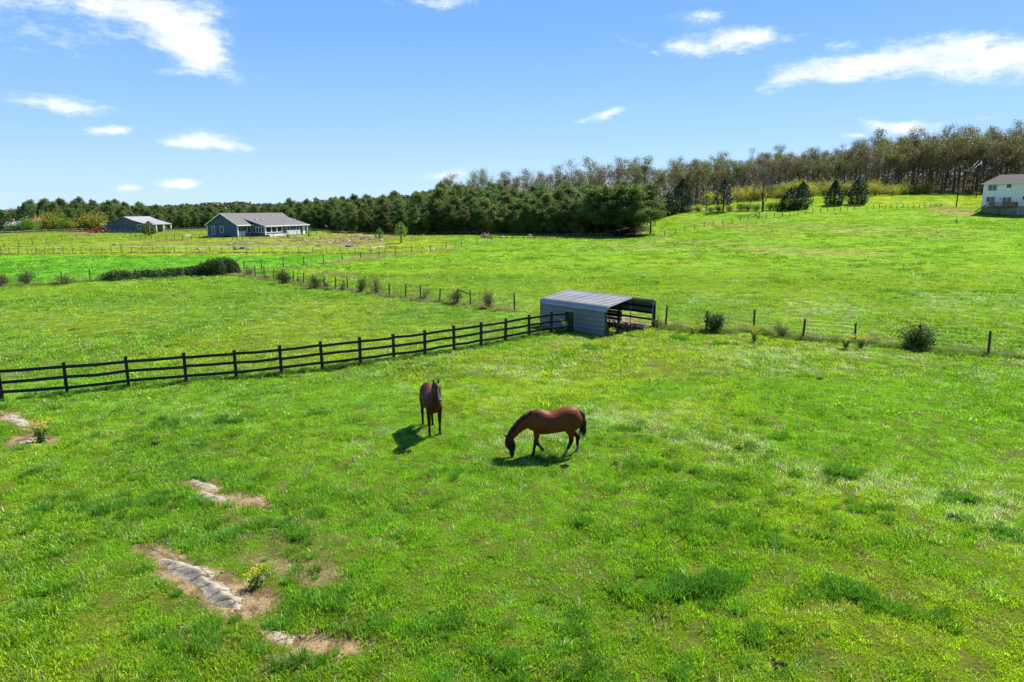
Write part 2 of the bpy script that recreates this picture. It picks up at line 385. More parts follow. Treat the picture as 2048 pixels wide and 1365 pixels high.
def mat_siding(name, c1, c2, pitch, depth=.012, rough=.6, spec=.3, metal=0, axis=2, sharp=False, scale2=.6):
    """horizontal lap siding or ribbed sheet: a saw or rib profile along one axis"""
    m, nt = newmat(name)
    tcn = N(nt, 'ShaderNodeTexCoord'); s = N(nt, 'ShaderNodeSeparateXYZ'); nt.links.new(tcn.outputs['Object'], s.inputs[0])
    d = N(nt, 'ShaderNodeMath', operation='DIVIDE'); nt.links.new(s.outputs[axis], d.inputs[0]); d.inputs[1].default_value = pitch
    f = N(nt, 'ShaderNodeMath', operation='FRACT'); nt.links.new(d.outputs[0], f.inputs[0])
    n = N(nt, 'ShaderNodeTexNoise'); n.inputs['Scale'].default_value = scale2; n.inputs['Detail'].default_value = 6; nt.links.new(tcn.outputs['Object'], n.inputs['Vector'])
    c = ramp(nt, n.outputs[0], [(.3, c1), (.7, c2)])
    h = ramp(nt, f.outputs[0], [(0, (1, 1, 1)), (.9, (.35, .35, .35)), (.92, (0, 0, 0)), (1.0, (.1, .1, .1))])
    p = N(nt, 'ShaderNodeBsdfPrincipled'); p.inputs['Roughness'].default_value = rough; p.inputs['Specular IOR Level'].default_value = spec; p.inputs['Metallic'].default_value = metal
    nt.links.new(c, p.inputs['Base Color'])
    b = N(nt, 'ShaderNodeBump'); b.inputs['Strength'].default_value = 1; b.inputs['Distance'].default_value = depth
    nt.links.new(h, b.inputs['Height']); nt.links.new(b.outputs[0], p.inputs['Normal'])
    o = N(nt, 'ShaderNodeOutputMaterial'); nt.links.new(p.outputs[0], o.inputs[0]); return m
M['blue_siding'] = mat_siding('blue_siding', (.055, .095, .11), (.068, .115, .13), .2, .02)
M['white_siding'] = mat_siding('white_siding', (.82, .73, .62), (.88, .80, .69), .2, .015)

# ---------------------------------------------------------------- ground
EDGE = [(-40, 262), (60, 268), (180, 262), (240, 258), (330, 257), (480, 256), (560, 238), (620, 214), (700, 202), (800, 197), (900, 193), (1000, 190), (1100, 184), (1200, 176), (1270, 172), (1300, 176), (1318, 180)]
BFX = [560, 900, 1000, 1200, 1330, 1400, 1500, 1600, 1700, 2048, 2300]; BFY = [330, 262, 258, 256, 248, 258, 256, 258, 254, 245, 238]
def ell(px, py, cx, cy, a, b, t=0):
    c, s = math.cos(R(t)), math.sin(R(t)); dx, dy = px - cx, py - cy
    return ((dx * c + dy * s) / a) ** 2 + ((-dx * s + dy * c) / b) ** 2
# bare soil seen in the photo: centre, half axes, tilt (clockwise), strength
SOIL = [(415, 985, 45, 14, 25, 1.0), (500, 1003, 62, 13, 5, .95), (440, 975, 30, 10, 20, .8), (405, 1166, 116, 36, 26, .9), (330, 1110, 60, 18, 15, .7), (500, 1195, 60, 26, 10, .9),
        (590, 1135, 120, 24, 12, .46), (560, 1085, 90, 15, 5, .36), (650, 1160, 60, 14, 0, .45), (630, 1095, 50, 30, 0, .36), (590, 1275, 72, 24, 8, 1.0), (660, 1290, 80, 18, -8, .7), (560, 1318, 60, 12, 10, .45), (480, 1040, 70, 10, 3, .35),
        (30, 842, 48, 15, 20, 1.0), (62, 882, 42, 13, -2, 1.0), (100, 885, 30, 10, -10, .8), (1548, 1333, 16, 7, 0, .8), (1245, 655, 42, 12, -8, 1.1), (1235, 643, 45, 11, 0, 1.1),
        (570, 1045, 60, 8, 0, .3), (700, 1290, 60, 10, 0, .4)]
DRY = [(1905, 424, 60, 7, 3, .9), (1880, 418, 40, 4, 0, .8), (1600, 502, 180, 9, 2, .5), (1500, 455, 120, 10, 4, .45), (1750, 462, 200, 10, 2, .4), (1350, 490, 180, 7, -3, .4), (560, 478, 110, 9, 6, .8),
       (690, 482, 80, 14, 2, .9), (740, 476, 70, 8, 0, .7), (480, 487, 70, 6, 0, .7), (350, 486, 120, 5, 0, .6), (620, 490, 60, 6, 0, .5), (168, 468, 40, 4, 0, .9), (720, 516, 60, 5, -8, .8), (660, 548, 60, 6, 8, .5),
       (1320, 478, 40, 4, -15, .6), (1130, 474, 90, 3, 0, .6), (1480, 422, 70, 3, 5, .6)]
GREENF = [(-300, 515), (0, 513), (200, 513), (420, 511), (520, 510), (655, 511), (765, 509), (700, 519), (640, 527), (560, 537), (480, 545), (440, 552), (330, 556), (200, 563), (100, 571), (0, 576), (-300, 590)]
FENCELINE = []   # filled with world polylines that carry long dry grass
def ground_fields(x, y, z):
    px, py, dep = proj(x, y, z)
    px = np.nan_to_num(px, nan=-9999); py = np.nan_to_num(py, nan=9999)
    wob = (fbm(x, y, .8, 21, 5, .65) - .5); soil = np.zeros(x.shape)
    front = (y > 3)
    for (cx, cy, a, b, t, k) in SOIL:
        e = ell(px, py, cx, cy, a, b, t)
        s = k * (1 - sstep(.15, 1.8, e * (1 + 3.0 * wob)))
        soil = np.maximum(soil, np.where(front, s, 0))
    dry = np.zeros(x.shape); wob2 = (fbm(x, y, 6, 23, 4) - .5)
    for (cx, cy, a, b, t, k) in DRY:
        e = ell(px, py, cx, cy, a, b, t)
        s = k * (1 - sstep(.1, 1.6, e * (1 + 2.0 * wob2)))
        dry = np.maximum(dry, np.where(front, s, 0))
    r = np.hypot(x, y); Y_ = y
    ep = np.interp(px, [k[0] for k in EDGE], [k[1] for k in EDGE]); bf = np.interp(px, BFX, BFY)
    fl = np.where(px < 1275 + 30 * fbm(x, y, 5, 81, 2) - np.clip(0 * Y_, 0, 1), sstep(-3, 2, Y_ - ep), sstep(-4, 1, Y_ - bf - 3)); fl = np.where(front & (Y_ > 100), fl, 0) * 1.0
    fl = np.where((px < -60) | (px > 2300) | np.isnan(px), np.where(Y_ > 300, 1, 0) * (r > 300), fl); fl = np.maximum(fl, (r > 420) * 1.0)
    lush = .5 + (fbm(x, y, 7.0, 31, 4) - .5) * (1 - .55 * sstep(40, 70, r))            # big patches
    tuss = fbm(x, y, .55, 33, 3, .6) * .66 + fbm(x, y, 5, 34, 2) * .34            # dark clumps
    pale = fbm(x, y, 4.0, 37, 4)
    gf = inpoly(px, py, GREENF) & front
    gfm = gf.astype(float)
    yard = ((py < 512) & (px < 900) & front).astype(float) * (1 - gfm)
    upper = ((y > 203) & (x > 40)).astype(float)
    return dict(px=px, py=py, soil=soil, dry=dry, lush=lush, tuss=tuss, pale=pale, gf=gfm, yard=yard, upper=upper, r=r, floor=fl)
def lerp(a, b, t):
    return a * (1 - t[..., None]) + np.array(b)[None] * t[..., None]
def grass_color(F):
    n = F['px'].shape
    c = np.zeros(n + (3,)) + np.array((.155, .285, .008))
    c = lerp(c, (.215, .315, .008), sstep(.48, .66, F['lush']) * .7)
    c = lerp(c, (.115, .26, .009), (1 - sstep(.34, .50, F['lush'])) * .45)
    c = lerp(c, (.10, .29, .010), F['gf'] * .85)
    c = lerp(c, (.24, .29, .015), F['yard'] * .6)
    c = lerp(c, (.30, .32, .01), F['upper'] * sstep(.4, .6, F['pale']) * .8)
    c = lerp(c, (.26, .20, .07), np.clip(F['dry'] + .0, 0, 1) * .8)
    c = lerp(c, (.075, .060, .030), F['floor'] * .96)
    return c
GRASSC = {}
def build_ground():
    r = np.concatenate([[0.0], np.geomspace(1.2, 9, 24)[:-1], np.geomspace(9, 300, 430)[:-1], np.geomspace(300, 1000, 60)[:-1], np.geomspace(1000, 7000, 14)])
    a = np.concatenate([np.linspace(-50, 50, 620), np.linspace(50, 310, 120)[1:-1]])
    rr, aa = np.meshgrid(r, np.radians(a), indexing='ij')
    x = rr * np.sin(aa); y = rr * np.cos(aa)
    z = gz(x.ravel(), y.ravel()).reshape(x.shape)
    nr, na = x.shape
    V = np.stack([x, y, z], -1).reshape(-1, 3)
    i, j = np.meshgrid(np.arange(nr - 1), np.arange(na), indexing='ij')
    j2 = (j + 1) % na
    F = np.stack([i * na + j, i * na + j2, (i + 1) * na + j2, (i + 1) * na + j], -1).reshape(-1, 4)[:, ::-1]
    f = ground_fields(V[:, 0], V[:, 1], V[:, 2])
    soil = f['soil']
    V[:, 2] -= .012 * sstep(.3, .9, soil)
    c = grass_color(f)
    cn = np.zeros_like(c) + np.array((.25, .185, .095)); cn = lerp(cn, (.11, .07, .03), sstep(.46, .62, fbm(V[:, 0], V[:, 1], .35, 91, 4, .65)) * .8); cn = lerp(cn, (.03, .02, .012), sstep(-1.9, -1.2, -((V[:, 0] - 6.3) ** 2 + (V[:, 1] - 42.8) ** 2) / 7.0))  # soil under the shelter roof coloured darker for the shade inside
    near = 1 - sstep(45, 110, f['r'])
    thatch_shade = lerp(c * .48, (.10, .085, .022), .20 + .35 * sstep(.50, .60, fbm(V[:, 0], V[:, 1], .32, 71, 3)))      # dead grass between near blades, darkened for the shade in the gaps
    c = c * (1 - near[:, None]) * .95 + thatch_shade * near[:, None]
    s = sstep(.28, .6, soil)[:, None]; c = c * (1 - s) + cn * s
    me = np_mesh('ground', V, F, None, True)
    ca = me.color_attributes.new('gcol', 'FLOAT_COLOR', 'POINT')
    ca.data.foreach_set('color', np.concatenate([c, np.clip(soil, 0, 1)[:, None]], 1).astype(np.float32).ravel())
    m, nt = newmat('grass_ground'); me.materials.append(m)
    at_ = N(nt, 'ShaderNodeAttribute', attribute_name='gcol')
    tcn = N(nt, 'ShaderNodeTexCoord')
    n1 = N(nt, 'ShaderNodeTexNoise'); n1.inputs['Scale'].default_value = 1.6; n1.inputs['Detail'].default_value = 9; n1.inputs['Roughness'].default_value = .72
    n2 = N(nt, 'ShaderNodeTexNoise'); n2.inputs['Scale'].default_value = 14; n2.inputs['Detail'].default_value = 6; n2.inputs['Roughness'].default_value = .7
    for n in (n1, n2): nt.links.new(tcn.outputs['Object'], n.inputs['Vector'])
    r1 = ramp(nt, n1.outputs[0], [(.32, (.72, .76, .8)), (.5, (1, 1, 1)), (.68, (1.14, 1.08, .94))])
    r2 = ramp(nt, n2.outputs[0], [(.35, (.6, .6, .6)), (.65, (1.3, 1.3, 1.3))])
    m1 = N(nt, 'ShaderNodeMix', data_type='RGBA', blend_type='MULTIPLY'); m1.inputs[0].default_value = 1
    nt.links.new(at_.outputs['Color'], m1.inputs[6]); nt.links.new(r1, m1.inputs[7])
    m2 = N(nt, 'ShaderNodeMix', data_type='RGBA', blend_type='MULTIPLY'); m2.inputs[0].default_value = 1
    nt.links.new(m1.outputs[2], m2.inputs[6]); nt.links.new(r2, m2.inputs[7])
    p = N(nt, 'ShaderNodeBsdfPrincipled'); p.inputs['Roughness'].default_value = .95; p.inputs['Specular IOR Level'].default_value = .05
    nt.links.new(m2.outputs[2], p.inputs['Base Color'])
    b = N(nt, 'ShaderNodeBump'); b.inputs['Strength'].default_value = .9; b.inputs['Distance'].default_value = .06
    nt.links.new(n2.outputs[0], b.inputs['Height']); nt.links.new(b.outputs[0], p.inputs['Normal'])
    o = N(nt, 'ShaderNodeOutputMaterial'); nt.links.new(p.outputs[0], o.inputs[0])
    g = link_mesh('ground', me); tag(g, kind='structure'); return g
build_ground()

# ---------------------------------------------------------------- grass: one object of tufts
def mat_grass():
    m, nt = newmat('grass_blades')
    ti = N(nt, 'ShaderNodeAttribute', attribute_name='tint', attribute_type='INSTANCER')
    g = N(nt, 'ShaderNodeNewGeometry')
    v = ramp(nt, g.outputs['Random Per Island'], [(0, (.62, .70, .8)), (.35, (.9, .95, .9)), (.7, (1.15, 1.1, .9)), (.93, (1.35, 1.22, 1.0)), (.955, (1.5, 1.2, 2.2)), (1, (1.6, 1.25, 3.0))])
    mm = N(nt, 'ShaderNodeMix', data_type='RGBA', blend_type='MULTIPLY'); mm.inputs[0].default_value = 1
    nt.links.new(ti.outputs['Color'], mm.inputs[6]); nt.links.new(v, mm.inputs[7])
    p = N(nt, 'ShaderNodeBsdfPrincipled'); p.inputs['Roughness'].default_value = .38; p.inputs['Specular IOR Level'].default_value = .45
    nt.links.new(mm.outputs[2], p.inputs['Base Color'])
    t = N(nt, 'ShaderNodeBsdfTranslucent'); nt.links.new(mm.outputs[2], t.inputs['Color'])
    mx = N(nt, 'ShaderNodeMixShader'); mx.inputs[0].default_value = .48
    nt.links.new(p.outputs[0], mx.inputs[1]); nt.links.new(t.outputs[0], mx.inputs[2])
    o = N(nt, 'ShaderNodeOutputMaterial'); nt.links.new(mx.outputs[0], o.inputs[0]); return m
M['grass'] = mat_grass()
def blade_patch(name, n, rad, h, w, seed, lean=.8, upright=0.0):
    g = np.random.default_rng(seed)
    a = g.uniform(0, 2 * np.pi, n); q = rad * np.sqrt(g.uniform(0, 1, n))
    bx, by = q * np.cos(a), q * np.sin(a)
    az_ = g.uniform(0, 2 * np.pi, n); hh = h * g.uniform(.45, 1.25, n); ww = w * g.uniform(.6, 1.3, n)
    ln = np.clip(g.normal(lean, .35, n), .03, 1.9) * hh
    dx, dy = np.cos(az_) * ln, np.sin(az_) * ln
    if upright: dx += bx * upright; dy += by * upright
    fa = g.uniform(0, np.pi * 2, n); wx, wy = np.cos(fa) * ww / 2, np.sin(fa) * ww / 2
    z0 = np.full(n, -.02)
    P = [np.stack([bx - wx, by - wy, z0], 1), np.stack([bx + wx, by + wy, z0], 1),
         np.stack([bx + dx * .4 + wx * .8, by + dy * .4 + wy * .8, hh * .62], 1), np.stack([bx + dx * .4 - wx * .8, by + dy * .4 - wy * .8, hh * .62], 1),
         np.stack([bx + dx + wx * .15, by + dy + wy * .15, hh], 1), np.stack([bx + dx - wx * .15, by + dy - wy * .15, hh], 1)]
    V = np.stack(P, 1).reshape(-1, 3); k = np.arange(n)[:, None] * 6
    F = np.concatenate([k + np.array([[0, 1, 2, 3]]), k + np.array([[3, 2, 4, 5]])])
    me = np_mesh(name, V, F, M['grass'])
    return bpy.data.objects.new(name, me)
SRC = bpy.data.collections.new('blade_sources')
srcs = []
for i in range(5): srcs.append(('a%d' % i, blade_patch('blades_a%d' % i, 70, .24, .055, .013, 10 + i)))
for i in range(4): srcs.append(('b%d' % i, blade_patch('blades_b%d' % i, 60, .5, .075, .03, 20 + i)))
for i in range(4): srcs.append(('c%d' % i, blade_patch('blades_c%d' % i, 55, 1.0, .11, .08, 30 + i)))
for i in range(4): srcs.append(('d%d' % i, blade_patch('blades_d%d' % i, 110, .14, .15, .013, 40 + i, .6, .5)))
for i in range(2): srcs.append(('e%d' % i, blade_patch('blades_e%d' % i, 45, .22, .55, .012, 50 + i, .25, .2)))
for i in range(4): srcs.append(('f%d' % i, blade_patch('blades_f%d' % i, 16, .24, .12, .007, 60 + i, .5, .2)))
for k, o in srcs: SRC.objects.link(o)
IDX = {k: i for i, k in enumerate(sorted(k for k, _ in srcs))}     # Collection Info sorts by name
def scatter(x, y, kinds, scl, tint, jit=.25):
    n = len(x); z = gz(x, y)
    ids = np.array([IDX[k] for k in kinds])[rng.integers(0, len(kinds), n)]
    rot = np.stack([rng.normal(0, .08, n), rng.normal(0, .08, n), rng.uniform(0, 6.283, n)], 1)
    return dict(p=np.stack([x, y, z], 1), i=ids, r=rot, s=scl, t=tint)
def fan(n, y0, y1, half=.98, pw=1.0):
    """uniform scatter over the wedge of ground in front of the camera"""
    u = rng.uniform(0, 1, n); yy = np.sqrt(y0 * y0 + (y1 * y1 - y0 * y0) * u)
    xx = rng.uniform(-half, half, n) * (yy + 2.0); return xx, yy
def keep_sel(x, y, prob):
    k = rng.uniform(0, 1, len(x)) < prob; return k
parts_g = []
def GLINT_BAND(F):
    px, py = F['px'], F['py']; b = 0
    for (cx, cy, a, h, t, k) in [(1420, 895, 210, 36, 4, 1.0), (1560, 930, 220, 40, 14, .9), (1180, 860, 220, 40, -2, .8), (1290, 930, 120, 26, 8, .7), (1880, 1000, 260, 55, 16, .7), (720, 830, 260, 50, 0, .75), (500, 870, 300, 36, 6, .55), (880, 770, 200, 34, -4, .6), (1150, 700, 260, 26, 0, .5), (1620, 720, 240, 20, 3, .8), (1950, 735, 160, 26, 4, .8), (1500, 1200, 300, 60, 0, .15), (1800, 600, 500, 60, 0, .2), (1400, 500, 400, 12, 0, .35), (1560, 445, 200, 8, 8, .8), (1750, 430, 160, 6, -2, .7)]:
        b = np.maximum(b, k * np.exp(-ell(px, py, cx, cy, a, h, t) * 1.1))
    return b
def layer(n, y0, y1, kinds, s0, mode='base'):
    x, y = fan(n, y0, y1); z = base_z(x, y)
    F = ground_fields(x, y, z); c = grass_color(F)
    soil = F['soil']; prob = (1 - .93 * sstep(.22, .75, soil) - .06 * sstep(.8, 1.0, soil)) * (1 - F['floor'] * .9)
    sc = s0 * rng.uniform(.7, 1.3, n)
    if mode == 'base' and y0 < 10: prob = prob * (1 - .6 * sstep(.48, .58, fbm(x, y, .32, 71, 3)))
    t = sstep(.50, .62, F['tuss'])
    if mode == 'base' and kinds is B4: prob = prob * sstep(22, 32, F['r']) * (1 - sstep(58, 90, F['r']))
    if mode == 'base' and kinds is C4: prob = prob * sstep(50, 88, F['r'])
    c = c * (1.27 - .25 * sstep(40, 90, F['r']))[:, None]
    if mode == 'base':
        sc = sc * (0.8 + .55 * t) * (1 - .45 * sstep(.1, .5, soil))
        c = c * (1 - t[:, None] * .2)
        c = lerp(c, (.21, .165, .075), (rng.uniform(0, 1, n) < sstep(.02, .45, soil) * .5) * .8)
        dr = rng.uniform(0, 1, n) < (.025 + .0 * F['pale']) ; c = lerp(c, (.30, .24, .10), dr * .65)
    elif mode == 'tussock':
        prob = prob * sstep(.56, .635, F['tuss'] + .03 * GLINT_BAND(F))
        c = lerp(c, (.05, .155, .016), np.full(n, .68))
        sc = sc * (.5 + .6 * sstep(.58, .72, F['tuss'])) * (1 - .35 * sstep(18, 40, F['r']) * (1 - sstep(60, 80, F['r'])))
        sc = sc * np.where(F['gf'] > .5, .6, 1)
    elif mode == 'pale':
        band = GLINT_BAND(F)
        prob = prob * np.clip(band * 1.7 * sstep(.42, .58, F['pale']) + .07, 0, 1) * (1 - F['gf'])
        c = lerp(c, (.52, .54, .34), np.full(n, .75))  # pale seedhead tint, whitened to stand in for sun glint on blades
    c = c * rng.uniform(.95, 1.9, (n, 1))
    k = keep_sel(x, y, prob)
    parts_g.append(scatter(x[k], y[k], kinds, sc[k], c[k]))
A5 = ['a%d' % i for i in range(5)]; B4 = ['b%d' % i for i in range(4)]; C4 = ['c%d' % i for i in range(4)]; D4 = ['d%d' % i for i in range(4)]
F4 = ['f%d' % i for i in range(4)]
GD = 1.0
layer(int(41000 * GD), 7.5, 30, A5, .92)
layer(int(44000 * GD), 24, 88, B4, .85)
layer(int(76000 * GD), 50, 262, C4, .74)
layer(int(46000 * GD), 7.5, 60, D4, .85, 'tussock')
layer(int(5000 * GD), 50, 150, D4, 1.4, 'tussock')
layer(int(110000 * GD), 9, 60, F4, .8, 'pale')
layer(int(16000 * GD), 50, 180, F4, 1.9, 'pale')
def strip(poly, width, n, kinds, s0, col, var=.3):
    """long grass along a world polyline"""
    P = np.array([(p[0], p[1]) for p in poly]); seg = np.hypot(*(P[1:] - P[:-1]).T); cum = np.concatenate([[0], np.cumsum(seg)])
    u = rng.uniform(0, cum[-1], n); i = np.clip(np.searchsorted(cum, u) - 1, 0, len(seg) - 1); f = (u - cum[i]) / seg[i]
    q = P[i] + (P[i + 1] - P[i]) * f[:, None] + rng.normal(0, width, (n, 2))
    c = np.zeros((n, 3)) + np.array(col); c = c * rng.uniform(1 - var, 1 + var, (n, 1))
    parts_g.append(scatter(q[:, 0], q[:, 1], kinds, s0 * rng.uniform(.6, 1.35, n), c))
def spot(px, py, rad, n, kinds, s0, col, var=.3):
    p = at(px, py); a = rng.uniform(0, 6.283, n); q = rad * np.abs(rng.normal(0, .62, n))
    c = np.zeros((n, 3)) + np.array(col); c = c * rng.uniform(1 - var, 1 + var, (n, 1))
    parts_g.append(scatter(p.x + q * np.cos(a) * 1.35 + .3 * rad * np.sin(3 * a), p.y + q * np.sin(a) * .8, kinds, s0 * rng.uniform(.6, 1.3, n), c))
def finish_grass():
    Pp = np.concatenate([d['p'] for d in parts_g]); I = np.concatenate([d['i'] for d in parts_g]); Rr = np.concatenate([d['r'] for d in parts_g])
    S = np.concatenate([d['s'] for d in parts_g]); T = np.concatenate([d['t'] for d in parts_g])
    me = bpy.data.meshes.new('grass'); me.vertices.add(len(Pp)); me.vertices.foreach_set('co', Pp.astype(np.float32).ravel())
    a = me.attributes.new('idx', 'INT', 'POINT'); a.data.foreach_set('value', I.astype(np.int32))
    a = me.attributes.new('rot', 'FLOAT_VECTOR', 'POINT'); a.data.foreach_set('vector', Rr.astype(np.float32).ravel())
    a = me.attributes.new('scl', 'FLOAT', 'POINT'); a.data.foreach_set('value', S.astype(np.float32))
    a = me.attributes.new('tint', 'FLOAT_COLOR', 'POINT'); a.data.foreach_set('color', np.concatenate([np.clip(T, 0, 1), np.ones((len(T), 1))], 1).astype(np.float32).ravel())
    o = link_mesh('grass', me); tag(o, 'short bright green pasture grass with darker tussocks, pale dry tufts and blades whitened for sun glint', 'grass', kind='stuff')
    ng = bpy.data.node_groups.new('grass_scatter', 'GeometryNodeTree')
    ng.interface.new_socket('Geometry', in_out='INPUT', socket_type='NodeSocketGeometry'); ng.interface.new_socket('Geometry', in_out='OUTPUT', socket_type='NodeSocketGeometry')
    gi = ng.nodes.new('NodeGroupInput'); go = ng.nodes.new('NodeGroupOutput')
    ip = ng.nodes.new('GeometryNodeInstanceOnPoints'); ci = ng.nodes.new('GeometryNodeCollectionInfo')
    ci.inputs['Collection'].default_value = SRC; ci.inputs['Separate Children'].default_value = True; ci.inputs['Reset Children'].default_value = True
    def na(name, t):
        q = ng.nodes.new('GeometryNodeInputNamedAttribute'); q.data_type = t; q.inputs['Name'].default_value = name; return q.outputs['Attribute']
    L = ng.links.new
    L(gi.outputs[0], ip.inputs['Points']); L(ci.outputs[0], ip.inputs['Instance']); ip.inputs['Pick Instance'].default_value = True
    L(na('idx', 'INT'), ip.inputs['Instance Index'])
    e2r = ng.nodes.new('FunctionNodeEulerToRotation'); L(na('rot', 'FLOAT_VECTOR'), e2r.inputs[0]); L(e2r.outputs[0], ip.inputs['Rotation'])
    L(na('scl', 'FLOAT'), ip.inputs['Scale']); L(ip.outputs[0], go.inputs[0])
    md = o.modifiers.new('scatter', 'NODES'); md.node_group = ng
    print('GRASS instances', len(Pp))

# ---------------------------------------------------------------- vegetation
LEAF = {
 'pine': mat_leaf('pine_needles', [(.05, .10, .022), (.085, .15, .03), (.13, .20, .04), (.18, .24, .05)], .45, .30),
 'pine_olive': mat_leaf('pine_needles_olive', [(.06, .11, .022), (.10, .16, .03), (.15, .20, .045), (.20, .23, .06)], .45, .25),
 'cedar': mat_leaf('cedar_foliage', [(.016, .036, .012), (.028, .055, .018), (.042, .075, .024), (.065, .10, .03)], .2, .2),
 'bud_red': mat_leaf('buds_reddish', [(.12, .06, .04), (.16, .09, .05), (.10, .075, .055), (.18, .12, .055)], .3, .2),
 'bud_tan': mat_leaf('buds_tan', [(.13, .09, .04), (.18, .13, .05), (.21, .17, .06), (.11, .10, .04)], .35, .22),
 'bud_olive': mat_leaf('buds_olive', [(.08, .11, .025), (.14, .17, .03), (.20, .22, .04), (.12, .10, .04)], .4, .22),
 'bud_grey': mat_leaf('buds_grey', [(.13, .10, .08), (.18, .14, .11), (.12, .11, .08)], .3, .2),
 'yellow': mat_leaf('leaf_yellow_green', [(.22, .25, .02), (.32, .32, .03), (.16, .20, .02), (.38, .36, .05)], .5, .22),
 'fresh': mat_leaf('leaf_fresh', [(.09, .20, .02), (.15, .30, .03), (.06, .14, .015), (.22, .36, .05)], .5, .15),
 'mid': mat_leaf('leaf_mid', [(.05, .11, .015), (.09, .17, .02), (.03, .07, .012), (.14, .21, .03)], .45, .2),
 'hedge': mat_leaf('leaf_hedge', [(.02, .045, .010), (.035, .07, .014), (.06, .10, .02), (.10, .11, .03)], .3, .15),
 'brush': mat_leaf('leaf_brush', [(.07, .09, .02), (.13, .11, .04), (.18, .12, .06), (.10, .13, .03)], .4, .2),
 'blossom': mat_leaf('petals_yellow', [(.75, .66, .02), (.85, .78, .05), (.65, .60, .03)], .4, .05),
}
def leaf_mesh(name, C, size, mat, seed=0, flat=0.0, quadk=1):
    """C (n,3) leaf centres -> small randomly turned quads"""
    g = np.random.default_rng(seed); n = len(C)
    a = g.normal(0, 1, (n, 3)); a[:, 2] *= (1 - flat); a /= np.linalg.norm(a, axis=1)[:, None]
    b = g.normal(0, 1, (n, 3)); b -= a * (a * b).sum(1)[:, None]; b /= np.linalg.norm(b, axis=1)[:, None]
    s = (np.asarray(size) * g.uniform(.6, 1.35, n))[:, None]
    V = np.stack([C - a * s * .5, C + b * s * .32, C + a * s * .5, C - b * s * .32], 1).reshape(-1, 3)
    F = np.arange(4 * n).reshape(-1, 4)
    return np_mesh(name, V, F, mat)
def pine_protos(mat, seed, h=13.0, R0=3.2, n_br=46, base=.16, per=40, leaf=.36, top=.75):
    g = np.random.default_rng(seed); mb = MB()
    pts = [(0, 0, -.4)]; x = y = 0
    for i in range(1, 7): x += g.normal(0, .12); y += g.normal(0, .12); pts.append((x, y, h * i / 6.2))
    mb.tube(pts, [.20 * (1 - i / 7.3) + .02 for i in range(7)], 6)
    C = []
    for k in range(n_br):
        t = base + (1 - base) * (k + g.uniform(0, 1)) / n_br
        z = h * t * .97; az_ = g.uniform(0, 6.283)
        prof = (1 - ((t - .38) / .66) ** 2) if t > .38 else (.7 + .3 * (t - base) / (.38 - base))
        L = R0 * max(prof, .06) ** .8 * g.uniform(.55, 1.2)
        if g.uniform() < .15: L *= .6
        j = min(int(t * 6), 5); bx, by = pts[j][0], pts[j][1]
        up = g.uniform(-.05, .45) * L
        e = np.array([bx + math.cos(az_) * L, by + math.sin(az_) * L, z + up]); s = np.array([bx, by, z])
        mb.tube([s, (s + e) / 2 + np.array([0, 0, -.06 * L]), e], [.06, .04, .015], 3, cap=False)
        nc = max(3, int(3 + L * 2.0))
        for q in range(nc):
            f = (q + .6) / nc; c = s + (e - s) * (.22 + .8 * f); c[:2] += g.normal(0, .22 * L * .5, 2); c[2] += g.normal(.1, .22)
            m_ = int(per * g.uniform(.5, 1.1)); P = g.normal(0, 1, (m_, 3)) * np.array([.52, .52, .34]); C.append(c + P)
    for q in range(5):
        C.append(np.array([pts[-1][0], pts[-1][1], h * (.97 + q * .015)]) + g.normal(0, 1, (14, 3)) * np.array([.3 - .04 * q] * 3))
    C = np.concatenate(C)
    return mb.mesh('pine_trunk', M['bark_dark']), leaf_mesh('pine_crown', C, leaf, mat, seed)
